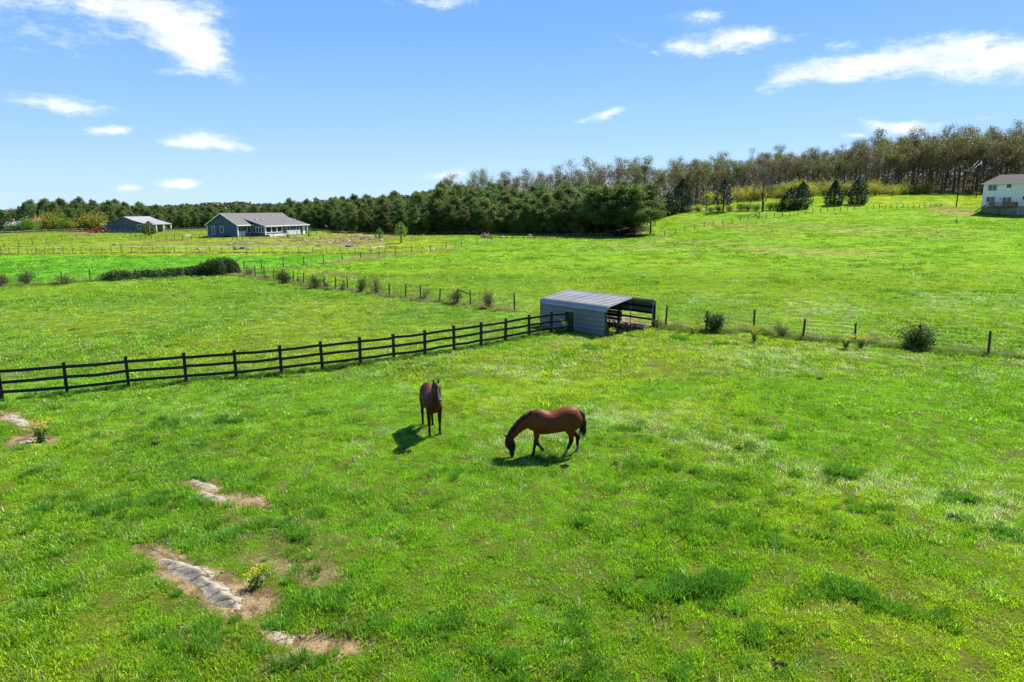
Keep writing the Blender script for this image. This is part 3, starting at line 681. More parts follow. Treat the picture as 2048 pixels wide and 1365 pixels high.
def decid_protos(leafmat, seed, h=17.0, bark=None, n_leaf=1000, leaf=.24, spread=.42, trunk_r=.22, first=.35, depth=4, sway=.3):
    g = random.Random(seed); gn = np.random.default_rng(seed); mb = MB(); tips = []
    def grow(p, d, L, r, dep):
        n = 3; pts = [p]; q = p.copy(); dd = d.copy()
        for i in range(n):
            dd = (dd + Vector((g.gauss(0, .13), g.gauss(0, .13), g.gauss(.05, .08)))).normalized()
            q = q + dd * L / n; pts.append(q.copy())
        mb.tube(pts, [r, r * .85, r * .7, r * .5], 5 if dep == depth else 3, cap=False)
        if dep <= 1: tips.append((pts[-1], L)); tips.append((pts[-2], L))
        if dep == 0: return
        k = 3 if dep > 1 else 2
        for i in range(k + (1 if g.random() < .5 else 0)):
            j = g.choice([2, 3, 3]); ax = dd.orthogonal().normalized(); ax.rotate(Quaternion(dd, g.uniform(0, 6.28)))
            nd = dd.copy(); nd.rotate(Quaternion(ax, g.uniform(.25, .75))); nd = (nd + Vector((0, 0, .22))).normalized()
            grow(pts[j].copy(), nd, L * g.uniform(.55, .8), r * .5, dep - 1)
    tp = [Vector((0, 0, -.4))]; q = Vector((0, 0, 0)); n = 8; lean = Vector((g.gauss(0, .03), g.gauss(0, .03), 1))
    for i in range(n): q = q + Vector((lean.x * h / n + g.gauss(0, sway * .3), lean.y * h / n + g.gauss(0, sway * .3), h * .86 / n)); tp.append(q.copy())
    mb.tube(tp, [trunk_r * (1 - .85 * i / n) for i in range(n + 1)], 6, cap=False)
    nb = 9
    for i in range(nb):
        f = first + (1 - first) * (i + g.random() * .8) / nb; j = min(int(f * n), n - 1); p = tp[j].lerp(tp[j + 1], f * n - j)
        a = g.uniform(0, 6.28); tilt = .9 - .5 * f; d = Vector((math.cos(a) * tilt, math.sin(a) * tilt, 1 - .35 * tilt)).normalized()
        grow(p, d, h * spread * (1.15 - .75 * f) * g.uniform(.7, 1.1) * .5, trunk_r * .45 * (1.1 - .6 * f), 3)
    T = np.array([tuple(t[0]) for t in tips]); idx = gn.integers(0, len(T), n_leaf)
    C = T[idx] + gn.normal(0, .38 if n_leaf < 1150 else .6, (n_leaf, 3))
    return mb.mesh('bare_trunk', bark or M['bark']), leaf_mesh('bare_crown', C, leaf, leafmat, seed)
def cedar_protos(mat, seed, h=6.0, R0=2.0, n=3800, leaf=.28, taper=1.0, base=.03, clump=.2):
    g = np.random.default_rng(seed); mb = MB(); mb.tube([(0, 0, -.3), (0, 0, h * .5), (0, 0, h * .93)], [.16, .1, .03], 6)
    t = g.uniform(0, 1, n) ** 1.25; az_ = g.uniform(0, 6.283, n)
    lob = 1 + clump * 2.6 * (fbm(np.cos(az_) * 1.6 + 5, np.sin(az_) * 1.6 + t * 4.0, 1.0, seed, 3) - .5) * 1.4
    prof = np.where(t < .25, .72 + 1.1 * t, 1.0 * (1 - ((t - .25) / .75) ** (1.0 + 1.5 * (1 - taper))))
    rr = R0 * np.clip(prof, .03, 1) * lob * np.clip(g.normal(.84, .16, n), .3, 1.12)
    C = np.stack([rr * np.cos(az_), rr * np.sin(az_), h * (base + (1 - base) * t) + g.normal(0, .12, n)], 1)
    for k in range(14):
        a = g.uniform(0, 6.283); z = g.uniform(.08, .8) * h; L = R0 * (1 - z / h) * .9
        mb.tube([(0, 0, z), (math.cos(a) * L, math.sin(a) * L, z + .25 * L)], [.04, .012], 3, cap=False)
    return mb.mesh('cedar_trunk', M['bark_dark']), leaf_mesh('cedar_crown', C, leaf, mat, seed)
def bush_protos(mat, seed, h=1.6, w=1.4, n=1400, leaf=.11, stems=14, holes=.35, twiggy=0, name='bush', bark=None, low=.12):
    """several stems out of one root, leaf clumps round their ends"""
    g = np.random.default_rng(seed); mb = MB(); ends = []
    for k in range(stems):
        a = g.uniform(0, 6.283); el_ = g.uniform(.25, 1.0); L = g.uniform(.6, 1.0)
        e = np.array([math.cos(a) * w * .5 * (1 - el_ * .55) * L * 1.15, math.sin(a) * w * .5 * (1 - el_ * .55) * L * 1.15, h * (.25 + .75 * el_) * L])
        m_ = e * .5 + np.array([0, 0, .05 * h]) + g.normal(0, .05 * h, 3); mb.tube([(g.normal(0, .04), g.normal(0, .04), -.08), m_, e], [.022 * h ** .5, .014, .005], 3, cap=False)
        ends += [m_ * .6 + e * .4, e, e * .8 + g.normal(0, .12 * h, 3)]
        for q in range(twiggy):
            t = m_ + (e - m_) * g.uniform(0, 1); t2 = t + g.normal(0, .2 * h, 3) * np.array([1, 1, .7]) + np.array([0, 0, .08 * h]); mb.tube([t, t2], [.008, .003], 3, cap=False); ends.append(t2)
    E = np.array(ends); E[:, 2] = np.clip(E[:, 2], low * h, None)
    idx = g.integers(0, len(E), n); sg = .13 * (1 - holes) + .035
    C = E[idx] + g.normal(0, 1, (n, 3)) * np.array([w * sg, w * sg, h * sg]); C[:, 2] = np.clip(C[:, 2], .03, None)
    return mb.mesh(name + '_stems', bark or M['twig']), leaf_mesh(name + '_leaves', C, leaf, mat, seed)
def plant(kind, protos, loc, rz, sc, label, cat, group=None, parts=('trunk', 'crown'), sz=None, sink=0.0):
    o = empty(kind, loc, rz); o.location.z -= sink
    o.scale = (sc, sc, sc * (sz or 1)); tag(o, label, cat, group)
    link_mesh(parts[0], protos[0], o); link_mesh(parts[1], protos[1], o); return o

PINES = [pine_protos(LEAF['pine'] if i % 2 else LEAF['pine_olive'], 100 + i, 13, 4.0 + .3 * (i % 3), 52, .06 if i < 4 else .30) for i in range(6)]
OLIVES = [decid_protos(m, 200 + i, 17, None, nl, lf, spread=.52, first=.22) for i, (m, nl, lf) in enumerate([(LEAF['bud_red'], 1900, .27), (LEAF['bud_tan'], 1900, .28), (LEAF['bud_olive'], 2400, .30), (LEAF['bud_grey'], 1300, .25), (LEAF['bud_olive'], 3200, .32), (LEAF['bud_tan'], 1200, .26), (LEAF['bud_red'], 1300, .26)])]
CEDARS = [cedar_protos(LEAF['cedar'], 300 + i, 6, 2.0, taper=tp) for i, tp in enumerate((.75, -.2, .2))]

used = []
def far_enough(x, y, d):
    for (a, b) in used:
        if abs(a - x) < d and abs(b - y) < d and math.hypot(a - x, b - y) < d: return False
    used.append((x, y)); return True
# --- the pine wood: front edge given by photo columns and depths
def edgeY(px):
    for (a, b), (c, d) in zip(EDGE, EDGE[1:]):
        if a <= px <= c: return b + (d - b) * (px - a) / (c - a)
    return EDGE[0][1] if px < EDGE[0][0] else EDGE[-1][1]
def wanted_top(px):   # skyline of the pines in photo pixels
    K = [(-50, 425), (20, 425), (60, 408), (110, 402), (170, 404), (230, 405), (300, 412), (400, 414), (520, 411), (590, 402), (660, 391), (780, 386), (830, 378), (880, 368), (950, 366), (1040, 372), (1150, 366), (1240, 362), (1300, 368), (1340, 380)]
    return float(np.interp(px, [k[0] for k in K], [k[1] for k in K]))
def top_z(px, Y, py):
    d = px_dir(px, py); return CAM_H + d[2] * Y / d[1]
npine = 0
def PLAB(px, v):
    tone = ('olive-green', 'dark green')[v % 2]
    if px < 600: return (tone + ' pine in the low far belt behind the blue barn and grey-blue house', 'tree', tone + ' pines of the far belt')
    if px > 1180: return (tone + ' pine with visible bare trunk at the right end of the pine wood', 'tree', tone + ' pines at the right end of the wood')
    return (tone + ' pine in the dense middle of the wood behind the timber pile', 'tree', tone + ' pines in the middle of the wood')
def BLAB(px, v):
    tone = ('reddish-brown', 'tan', 'olive-green', 'nearly bare grey', 'leafy olive-green', 'thin tan', 'thin reddish')[v]
    if px < 1330: return (tone + ' budding tree rising behind the dark pine wood', 'tree', tone + ' trees behind the pines')
    return (tone + ' budding tree in the tall wood on the right hillside', 'tree', tone + ' trees of the hillside wood')
rows = [(0, 3.6), (3.5, 4.4), (8, 5), (13, 5.5), (19, 6.5), (27, 7.5), (37, 9), (50, 11)]
for ri, (off, sp) in enumerate(rows):
    px = -30.0
    while px < 1302:
        Y = edgeY(px) + off + random.uniform(-1.6, 1.6)
        p = atY(px, Y); step = sp * FPX / (Y * 1.02)
        far = px < 600
        step *= (1.25 if far else 1.0) * random.uniform(.8, 1.25)
        if far_enough(p.x, p.y, sp * .55) and npine < 296:
            want = top_z(px, Y, wanted_top(px)) - p.z
            k = min(1.0, .80 + .035 * ri) if not far else (.97 + .02 * ri)
            hgt = want * k * random.uniform(.82, 1.06)
            hgt = min(max(hgt, 7.0), 17.5)
            if ri <= 1: hgt *= random.uniform(.62, 1.0)
            v = random.randrange(4) if not (px > 1180 and ri < 3) else random.randrange(4, 6)
            if px > 1180 and ri < 3: hgt = max(hgt, 12.5)
            npine += 1
            plant('pine_tree', PINES[v], p, random.uniform(0, 6.28), hgt / 13.2, *PLAB(px, v), sink=.1)
        px += step
print('pines', npine)
# --- the leafless hill wood
nb = 0
def bare_front(px): return float(np.interp(px, BFX, BFY))
def bare_top(px): return float(np.interp(px, [560, 880, 960, 1040, 1150, 1250, 1330, 1400, 1450, 1560, 1650, 1760, 1840, 1950, 2048, 2300], [402, 366, 358, 350, 338, 322, 330, 318, 326, 310, 298, 280, 268, 262, 262, 262]))
brow = [(0, 3.6), (5, 4.4), (11, 5.0), (18, 6), (27, 7), (38, 8.5), (52, 10), (68, 12)]
for ri, (off, sp) in enumerate(brow):
    px = 900.0 if ri > 1 else 1318.0
    while px < 2150:
        Y = bare_front(px) + off + random.uniform(-2, 2)
        p = atY(px, Y)
        dens_k = 1.0 if px > 1330 else 1.5
        if far_enough(p.x, p.y, sp * .5) and nb < 296:
            want = top_z(px, Y, bare_top(px)) - p.z
            k = .86 + .035 * ri
            hgt = min(max(want * k * (random.uniform(.80, 1.04) if random.random() < .85 else 1.12), 11.0), 24.0)
            v = random.choice([0, 1, 2, 3, 4, 4, 6, 5, 2, 2]); nb += 1
            plant('bare_tree', OLIVES[v], p, random.uniform(0, 6.28), hgt / 17.5, *BLAB(px, v), sink=.1)
        px += sp * FPX / (Y * 1.02) * random.uniform(.8, 1.2) * dens_k
print('bare', nb)
# undergrowth and the closed back of the woods: nobody could count it
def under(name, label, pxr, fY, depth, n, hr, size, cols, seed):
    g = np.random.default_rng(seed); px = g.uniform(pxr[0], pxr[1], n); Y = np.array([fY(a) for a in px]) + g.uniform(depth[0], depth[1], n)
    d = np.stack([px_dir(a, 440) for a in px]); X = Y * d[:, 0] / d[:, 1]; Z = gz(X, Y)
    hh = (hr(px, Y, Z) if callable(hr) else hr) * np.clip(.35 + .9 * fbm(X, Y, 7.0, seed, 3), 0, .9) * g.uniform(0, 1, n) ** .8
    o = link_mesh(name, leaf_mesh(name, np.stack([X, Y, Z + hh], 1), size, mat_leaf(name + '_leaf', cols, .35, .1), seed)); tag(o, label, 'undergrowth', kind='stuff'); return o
under('wood_undergrowth', 'brown brush, saplings and dead leaves under the trees of the hillside wood', (1335, 2250), bare_front, (1, 95), 42000, 9.0, .55, [(.10, .07, .045), (.15, .11, .06), (.12, .13, .04), (.18, .17, .05), (.09, .075, .06)], 61)
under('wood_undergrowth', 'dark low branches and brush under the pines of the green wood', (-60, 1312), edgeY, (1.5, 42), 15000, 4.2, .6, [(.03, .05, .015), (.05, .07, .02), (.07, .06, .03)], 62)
under('distant_wood', 'close-set twigs, buds and saplings between the trees of the hillside wood', (900, 2300), bare_front, (14, 118), 78000, lambda p_, Y_, Z_: np.array([max(top_z(a, b, bare_top(a)) - c, 6) for a, b, c in zip(p_, Y_, Z_)]) * 1.02, .6, [(.15, .10, .07), (.19, .14, .08), (.20, .18, .06), (.13, .11, .09)], 63)
# far wooded rise behind the left houses: too far to count
def far_wood():
    g = np.random.default_rng(5); C = []
    for px, yt in zip(np.linspace(-250, 900, 420), np.zeros(420)):
        Y = 520 + g.uniform(-40, 60); top = np.interp(px, [-250, 0, 40, 120, 330, 420, 480, 560, 620, 760, 900], [423, 421, 420, 414, 412, 406, 404, 409, 404, 396, 380])
        p = atY(px, Y); zt = top_z(px, Y, top + g.uniform(0, 5))
        n = 60; r = 5.5
        q = g.normal(0, 1, (n, 3)); q /= np.linalg.norm(q, axis=1)[:, None]
        q *= g.uniform(.6, 1, (n, 1)); H = max(zt - p.z, 5)
        C.append(np.array([p.x, Y, 0]) + q * np.array([r, r, 0]) + np.stack([np.zeros(n), np.zeros(n), p.z + H * (1 - .5 * g.uniform(0, 1, n) ** 1.0 * (.2 + (q[:, 0] ** 2 + q[:, 1] ** 2)))], 1))
    C = np.concatenate(C); me = leaf_mesh('distant_wood', C, 2.2, mat_leaf('far_leaf', [(.13, .10, .08), (.17, .12, .09), (.08, .10, .05), (.12, .11, .07)], .2, .1), 9)
    o = link_mesh('distant_wood', me); tag(o, 'far brown and green wooded rise on the horizon behind the grey-blue house', 'wood', kind='stuff')
far_wood()

# --- single trees and shrubs before the hill wood
def lone(kind, protos, px, py, Y, hpx, label, cat='tree', group=None, parts=('trunk', 'crown'), ph=6.0, sx=1.0, rz=None, top=None):
    p = atY(px, Y) if Y else at(px, py)
    dist = p.y * math.cos(PITCH); h = hpx * dist / FPX
    if top: h = max(top_z(px, p.y, top) - p.z, 1.5)
    o = plant(kind, protos, p, random.uniform(0, 6.28) if rz is None else rz, h / ph, label, cat, group, parts, sink=.05)
    o.scale = (o.scale[0] * sx, o.scale[1] * sx, o.scale[2]); return o
lone('cedar_tree', cedar_protos(LEAF['cedar'], 321, 6, 1.9, 1500, .3, .3, .22, .35), 1445, 431, 202, 62, 'dark round-headed cedar on a bare stem, left of the big leafless tree', 'tree')
lone('cedar_tree', CEDARS[1], 1601, 425, 200, 52, 'dark rounded cedar above the crest fence, right of the leafless tree', 'tree', sx=1.0)
lone('cedar_tree', CEDARS[2], 1577, 428, 199, 42, 'broad ragged dark shrub-like cedar touching the round cedar on its left', 'tree', sx=1.5)
lone('cedar_tree', CEDARS[0], 1665, 424, 206, 50, 'pointed dark cedar, left one of the touching pair behind the crest fence', 'tree', sx=1.15)
lone('cedar_tree', CEDARS[2], 1711, 422, 208, 52, 'wide dark cedar, right one of the touching pair behind the crest fence', 'tree', sx=1.15)
lone('cedar_tree', CEDARS[1], 1362, 420, 212, 66, 'dark green cedar at the end of the pine wood beside the pale road', 'tree', sx=.9)
lone('cedar_tree', CEDARS[2], 1335, 422, 208, 46, 'low wide dark evergreen next to the road at the pine wood end', 'tree', sx=1.3)
BIGBARE = decid_protos(LEAF['bud_grey'], 250, 10, M['bark'], 1100, .18, .75, .36, .22)
lone('leafless_tree', BIGBARE, 1524, 429, 197, 76, 'big spreading leafless tree standing alone on the pasture crest', 'tree', ph=10.5)
lone('leafless_tree', decid_protos(LEAF['bud_red'], 251, 6, M['bark'], 500, .16, .8, .12, .2), 1499, 400, 222, 36, 'small reddish leafless tree behind the big leafless one', 'tree', ph=6)
lone('leafless_tree', decid_protos(LEAF['bud_olive'], 252, 6, M['bark'], 350, .16, .6, .08, .2), 1473, 425, 204, 36, 'thin young tree with few yellow-green leaves by the crest', 'tree', ph=6)
lone('small_tree', cedar_protos(LEAF['mid'], 322, 4, 1.6, 800, .26, .2, .4, .2), 1411, 422, 208, 30, 'small dark round tree on a thin stem beside the roadside bushes', 'tree', ph=4)
YB = [bush_protos(LEAF['yellow'], 400 + i, 4.0, 5.5, 1500, .30, 26, .25, 1, 'shrub') for i in range(3)]
GB = [bush_protos(LEAF['mid'], 410 + i, 2.5, 3.6, 1100, .24, 22, .2, 1, 'shrub') for i in range(2)]
BB = [bush_protos(LEAF['brush'], 420 + i, 2.5, 3.6, 900, .22, 22, .25, 2, 'shrub') for i in range(2)]
SH = ('stems', 'leaves')
for k in range(46):
    px = random.uniform(1540, 1860) if k < 34 else random.uniform(1395, 1540)
    Y = random.uniform(236, 252) + (3 if px > 1800 else 0)
    plant('yellow_shrub', random.choice(YB), atY(px, Y), random.uniform(0, 6.28), random.uniform(.7, 1.35) * (1 if px < 1850 else .7), 'yellow-green shrub in the thicket at the foot of the hillside wood', 'shrub', 'yellow-green thicket at the wood edge', SH)
for k in range(24):
    px = random.uniform(1750, 2060)
    plant('brown_shrub', random.choice(BB + GB[:1]), atY(px, random.uniform(242, 249)), random.uniform(0, 6.28), random.uniform(.6, 1.1), 'low olive-brown shrub along the shaded edge of the hillside wood', 'shrub', 'olive-brown undergrowth at the wood edge', SH)
for px, Y, s, m in [(1395, 206, .7, 1), (1420, 203, .6, 0), (1436, 202, .7, 1), (1458, 201, .7, 0), (1480, 201, .9, 0), (1495, 200, .8, 1), (1512, 199, .8, 0), (1538, 199, .9, 0), (1553, 199, 1.0, 1), (1590, 201, .7, 0), (1378, 207, .8, 1)]:
    plant('green_shrub', GB[m], atY(px, Y), random.uniform(0, 6.28), s, 'green shrub in the row behind the pasture crest under the cedars', 'shrub', 'green shrubs behind the crest', SH)
# --- left background
DARKC = cedar_protos(LEAF['cedar'], 330, 9, 3.0, 2600, .38, .7, .04, .3)
lone('evergreen_tree', DARKC, 6, 468, 225, 55, 'dark green spruce cut by the left edge of the photo', 'tree', ph=9, top=426)
lone('evergreen_tree', DARKC, 50, 466, 262, 58, 'blackish round-topped evergreen, left of the red-roofed house', 'tree', ph=9, sx=1.1, top=409)
lone('evergreen_tree', cedar_protos(LEAF['cedar'], 331, 9, 2.1, 2200, .36, 1.0, .04, .4), 82, 464, 272, 62, 'tall dark spiky evergreen right behind the red-roofed house', 'tree', ph=9, top=408)
lone('evergreen_tree', cedar_protos(LEAF['cedar'], 332, 9, 2.0, 2000, .36, 1.0, .04, .4), 96, 464, 275, 60, 'narrow dark pointed evergreen beside the spiky one', 'tree', ph=9, top=410)
lone('leafless_tree', decid_protos(LEAF['bud_tan'], 253, 10, M['bark'], 700, .3, .7, .2, .3), 31, 462, 300, 44, 'pinkish-brown leafless tree on the far left skyline', 'tree', ph=10.5, top=418)
LB = [bush_protos(LEAF['yellow'], 430, 4.5, 5.5, 2600, .36, 30, .05, 1, 'shrub'), bush_protos(LEAF['fresh'], 431, 4.5, 5.0, 2400, .34, 28, .05, 1, 'shrub'), bush_protos(LEAF['mid'], 432, 4.5, 5.5, 2400, .34, 28, .05, 1, 'shrub'), bush_protos(LEAF['brush'], 433, 4, 5.5, 1200, .3, 24, .15, 2, 'shrub')]
for px, py, hpx, m, sx, lb in [(100, 462, 34, 0, 1.0, 'tall yellow-green bush left of the middle of the far hedge'), (58, 463, 28, 1, .8, 'bright green bush in front of the red-roofed house'), (82, 462, 22, 3, 1.2, 'olive bush between the bright green and the tall yellow bush'),
        (122, 460, 26, 1, .9, 'fresh green bush right of the tall yellow-green bush'), (140, 461, 24, 0, .9, 'low lime bush in the middle of the far hedge'), (160, 461, 20, 3, 1.0, 'grey-green rounded bush left of the big yellow bush'), (186, 462, 34, 0, 1.15, 'biggest yellow-green bush, directly behind the red tractor'),
        (206, 463, 20, 0, 1.1, 'low yellow bush between the tractor and the blue barn'), (28, 468, 22, 2, 1.1, 'green bush near the left edge below the far white roof'), (44, 472, 20, 3, 1.0, 'brownish bush at the left end of the far rail fence'), (70, 468, 18, 3, 1.1, 'dark brown-green bush behind the far rail fence'), (172, 462, 26, 2, .9, 'mid green bush just left of the biggest yellow bush'), (14, 474, 16, 2, 1.2, 'low dark bush beside the spruce at the left edge')]:
    lone('far_bush', LB[m], px, py, 243 if px > 60 else 232, hpx, lb, 'bush', None, SH, 4.4, sx, top={100: 428, 58: 435, 82: 440, 122: 435, 140: 444, 160: 446, 186: 429, 206: 447, 28: 447, 44: 452, 70: 452, 172: 441, 14: 458}[px])
lone('round_tree', cedar_protos(LEAF['mid'], 340, 4, 2.1, 1800, .26, 0.0, .14, .12), 296, 468, 205, 29, 'round leafy green tree in front of the blue barn', 'tree', ph=4)
lone('young_tree', cedar_protos(LEAF['fresh'], 341, 4, 1.35, 900, .20, 0.0, .35, .3), 801, 487, 152, 42, 'bright green young tree standing among the field rocks', 'tree', ph=4)
lone('young_tree', cedar_protos(LEAF['fresh'], 342, 2.5, 1.1, 600, .16, .4, .1, .3), 758, 471, 176, 21, 'small bright green tree left of the larger young tree, by the pines', 'tree', ph=2.5)
lone('young_tree', cedar_protos(LEAF['fresh'], 343, 3, .8, 350, .16, .8, .15, .4), 616, 469, 178, 22, 'thin lime green sapling at the right end of the grey-blue house', 'tree', ph=3)
lone('young_tree', cedar_protos(LEAF['fresh'], 344, 2, .7, 250, .14, .8, .1, .4), 574, 475, 168, 13, 'tiny lime green sapling in front of the white porch skirting', 'tree', ph=2)
lone('young_tree', cedar_protos(LEAF['mid'], 345, 2, .5, 160, .12, .8, .05, .4), 1913, 449, 150, 12, 'tiny dark sapling alone in the pasture below the white house', 'tree', ph=2)

# --- bushes along the near fences
def bush(px, py, hpx, wpx, mat, n, label, leaf=None, holes=.3, twiggy=1, stems=14, bark=None, name='fence_bush', group=None, Y=None):
    p = at(px, py); dist = math.hypot(p.y, CAM_H - p.z); k = dist / FPX
    h, w = hpx * k, wpx * k
    pr = bush_protos(LEAF[mat], int(px * 7 + py), h, w, int(n * 1.8), (leaf or max(.07, h * .07)) * 1.12, stems, holes, twiggy, 'bush', bark)
    o = plant(name, pr, p, 0, 1, label, 'bush', group, SH); return o
bush(1832, 699, 50, 54, 'mid', 1900, 'full light-topped green bush swallowing a post of the right wire fence', .10, .2, 2, 22)
bush(1428, 668, 42, 30, 'hedge', 1500, 'dark twiggy bush leaning on the second post right of the metal shelter', .08, .3, 2, 14)
bush(1562, 676, 28, 26, 'brush', 500, 'small thin brown shrub halfway between two right fence posts', .06, .4, 3, 12)
bush(1315, 655, 20, 24, 'brush', 350, 'low weedy shrub at the right corner of the metal shelter', .06, .4, 2, 10)
bush(978, 617, 36, 26, 'brush', 800, 'reddish twiggy shrub nearest the shelter on the left wire fence', .07, .5, 3, 12)
bush(911, 611, 34, 28, 'brush', 700, 'twiggy brown shrub around the left post of the wooden fence brace', .07, .5, 3, 12)
bush(846, 600, 30, 30, 'brush', 350, 'sparse airy shrub with a few pinkish leaves on the left wire fence', .06, .5, 3, 8)
bush(754, 589, 34, 26, 'brush', 700, 'thin grey-green shrub, right one of two neighbouring shrubs on the fence', .07, .5, 3, 12)
bush(724, 586, 32, 20, 'mid', 900, 'narrow darker green shrub, left one of two neighbouring shrubs on the fence', .07, .4, 2, 12)
bush(686, 581, 24, 12, 'mid', 300, 'slim green shrub between two leaning fence posts', .06, .4, 2, 8)
bush(632, 576, 24, 30, 'hedge', 1100, 'low dark green bush leaning right across the left wire fence', .07, .2, 2, 14)
bush(655, 578, 14, 16, 'brush', 260, 'low brown shrub right beside the low dark green bush', .06, .4, 2, 8)
bush(567, 567, 26, 26, 'hedge', 1400, 'compact dark round bush on the left wire fence', .08, .1, 1, 16)
bush(598, 567, 14, 14, 'brush', 220, 'small brown weedy shrub right of the compact dark bush', .06, .4, 2, 8)
bush(534, 560, 12, 20, 'brush', 240, 'low reddish weeds at the fence left of the compact dark bush', .06, .4, 2, 8)
bush(497, 554, 18, 18, 'brush', 320, 'small brown shrub where the two wire fences meet', .07, .4, 2, 8)
bush(470, 549, 16, 18, 'brush', 260, 'thin shrub touching the right end of the dark hedge', .07, .4, 2, 8)
bush(52, 570, 27, 34, 'brush', 1000, 'grey-brown twiggy bush standing alone in the left hedge line', .09, .3, 3, 18)
bush(4, 574, 24, 36, 'brush', 700, 'brown bush cut by the left edge of the photo in the hedge line', .09, .3, 3, 16)
bush(131, 569, 20, 42, 'brush', 500, 'thin straggly brown bush around a post of the left hedge line', .09, .4, 3, 14)
bush(210, 562, 14, 22, 'brush', 300, 'sparse brown shrub at the left tip of the dark hedge', .08, .4, 3, 10)
def hedge():
    g = np.random.default_rng(77); C = []; mb = MB()
    K = [(225, 561, 14), (240, 560, 17), (262, 559, 13), (285, 558, 16), (300, 557, 14), (325, 556, 15), (350, 555, 16), (372, 553, 16), (392, 552, 17), (405, 552, 22), (418, 551, 27), (432, 550, 32), (447, 549, 35), (456, 548, 28)]
    last = None
    for (px, py, hp) in K:
        p = at(px, py); k = math.hypot(p.y, 7.5) / FPX; h = hp * k
        h *= (1.12 if px < 400 else .95); n = int(900 * h ** 1.3); a = g.uniform(0, 6.283, n); u = g.uniform(0, 1, n); r = (1.2 + .15 * h) * np.sqrt(g.uniform(.35, 1, n)) * np.sqrt(1 - .75 * u ** 2)
        lob = 1 + .2 * np.sin(a * 4 + px)
        C.append(np.stack([p.x + r * lob * np.cos(a) * 1.15, p.y + r * lob * np.sin(a), p.z + u * h * (.85 + .2 * g.uniform(0, 1, n))], 1))
        for q in range(5):
            b = g.uniform(0, 6.283); mb.tube([(p.x + g.normal(0, .3), p.y + g.normal(0, .3), p.z - .1), (p.x + math.cos(b) * .5, p.y + math.sin(b) * .5, p.z + h * .85)], [.03, .01], 3, cap=False)
    c0 = at(340, 556); o = empty('hedge', c0); tag(o, 'long dark leafy hedge rising to a tall clump at its right end', 'hedge')
    C = np.concatenate(C) - np.array(c0); mb.v = [(v[0] - c0.x, v[1] - c0.y, v[2] - c0.z) for v in mb.v]
    mb.build('stems', M['twig'], o); link_mesh('leaves', leaf_mesh('hedge_leaves', C, .17, LEAF['hedge'], 3), o)
hedge()
# flowering mustard plants
def mustard(px, py, h, w, label, n=60, stems=16):
    p = at(px, py); g = np.random.default_rng(int(px)); o = empty('yellow_wildflower', p); tag(o, label, 'wildflower')
    mb = MB(); heads = []; lv = []
    for k in range(stems):
        a = g.uniform(0, 6.283); q = g.uniform(.1, 1) ** .7 * w * .5; hh = h * g.uniform(.6, 1.05)
        e = np.array([math.cos(a) * q, math.sin(a) * q, hh]); m_ = e * np.array([.35, .35, .5])
        mb.tube([(0, 0, 0), m_, e], [.011, .008, .004], 3, cap=False)
        for j in range(4):
            s = m_ + (e - m_) * g.uniform(.1, .9); t = s + np.array([g.normal(0, .07), g.normal(0, .07), g.uniform(.05, .16)]); mb.tube([s, t], [.004, .002], 3, cap=False); heads.append(t)
        heads.append(e)
        for j in range(9): lv.append(np.array([0, 0, .02]) + e * g.uniform(.0, .5) + g.normal(0, .06, 3))
    H = np.array(heads); H = np.repeat(H, 5, 0) + g.normal(0, .022, (len(H) * 5, 3)); L = np.array(lv); L[:, 2] = np.abs(L[:, 2])
    mb.build('stems', M['stalk'], o); link_mesh('leaves', leaf_mesh('flower_leaves', L, .09, LEAF['mid'], 1), o); link_mesh('blossoms', leaf_mesh('blossoms', H, .035, LEAF['blossom'], 2), o); return o
M['stalk'] = mat_noise('stalk', (.06, .14, .03), (.12, .2, .05), 10, .7, 0, .2)
mustard(84, 884, .85, .9, 'tall yellow-flowering weed beside the bare rock at the left edge', stems=20)
mustard(514, 1176, .45, .4, 'single yellow-flowering weed beside the long bare rock slab', stems=7)
mustard(1508, 684, .95, .9, 'yellow-flowering weed clump under the third post right of the shelter', stems=18)
mustard(1722, 696, .8, 1.2, 'wide yellow-flowering weed clump right of the fence post', stems=20)
mustard(1690, 698, .8, 1.0, 'yellow-flowering weed clump left of the fence post, half hiding its foot', stems=16)
mustard(1206, 672, .75, .6, 'pale flowering weed at the near corner of the metal shelter', stems=12)
mustard(1225, 674, .55, .5, 'low pale flowering weed in the mouth of the metal shelter', stems=9)
mustard(1130, 668, .75, .35, 'thin pale weed at the end posts of the black board fence', stems=8)
mustard(1385, 670, .6, .9, 'low yellow-flowering weeds left of the dark twiggy bush', stems=12)

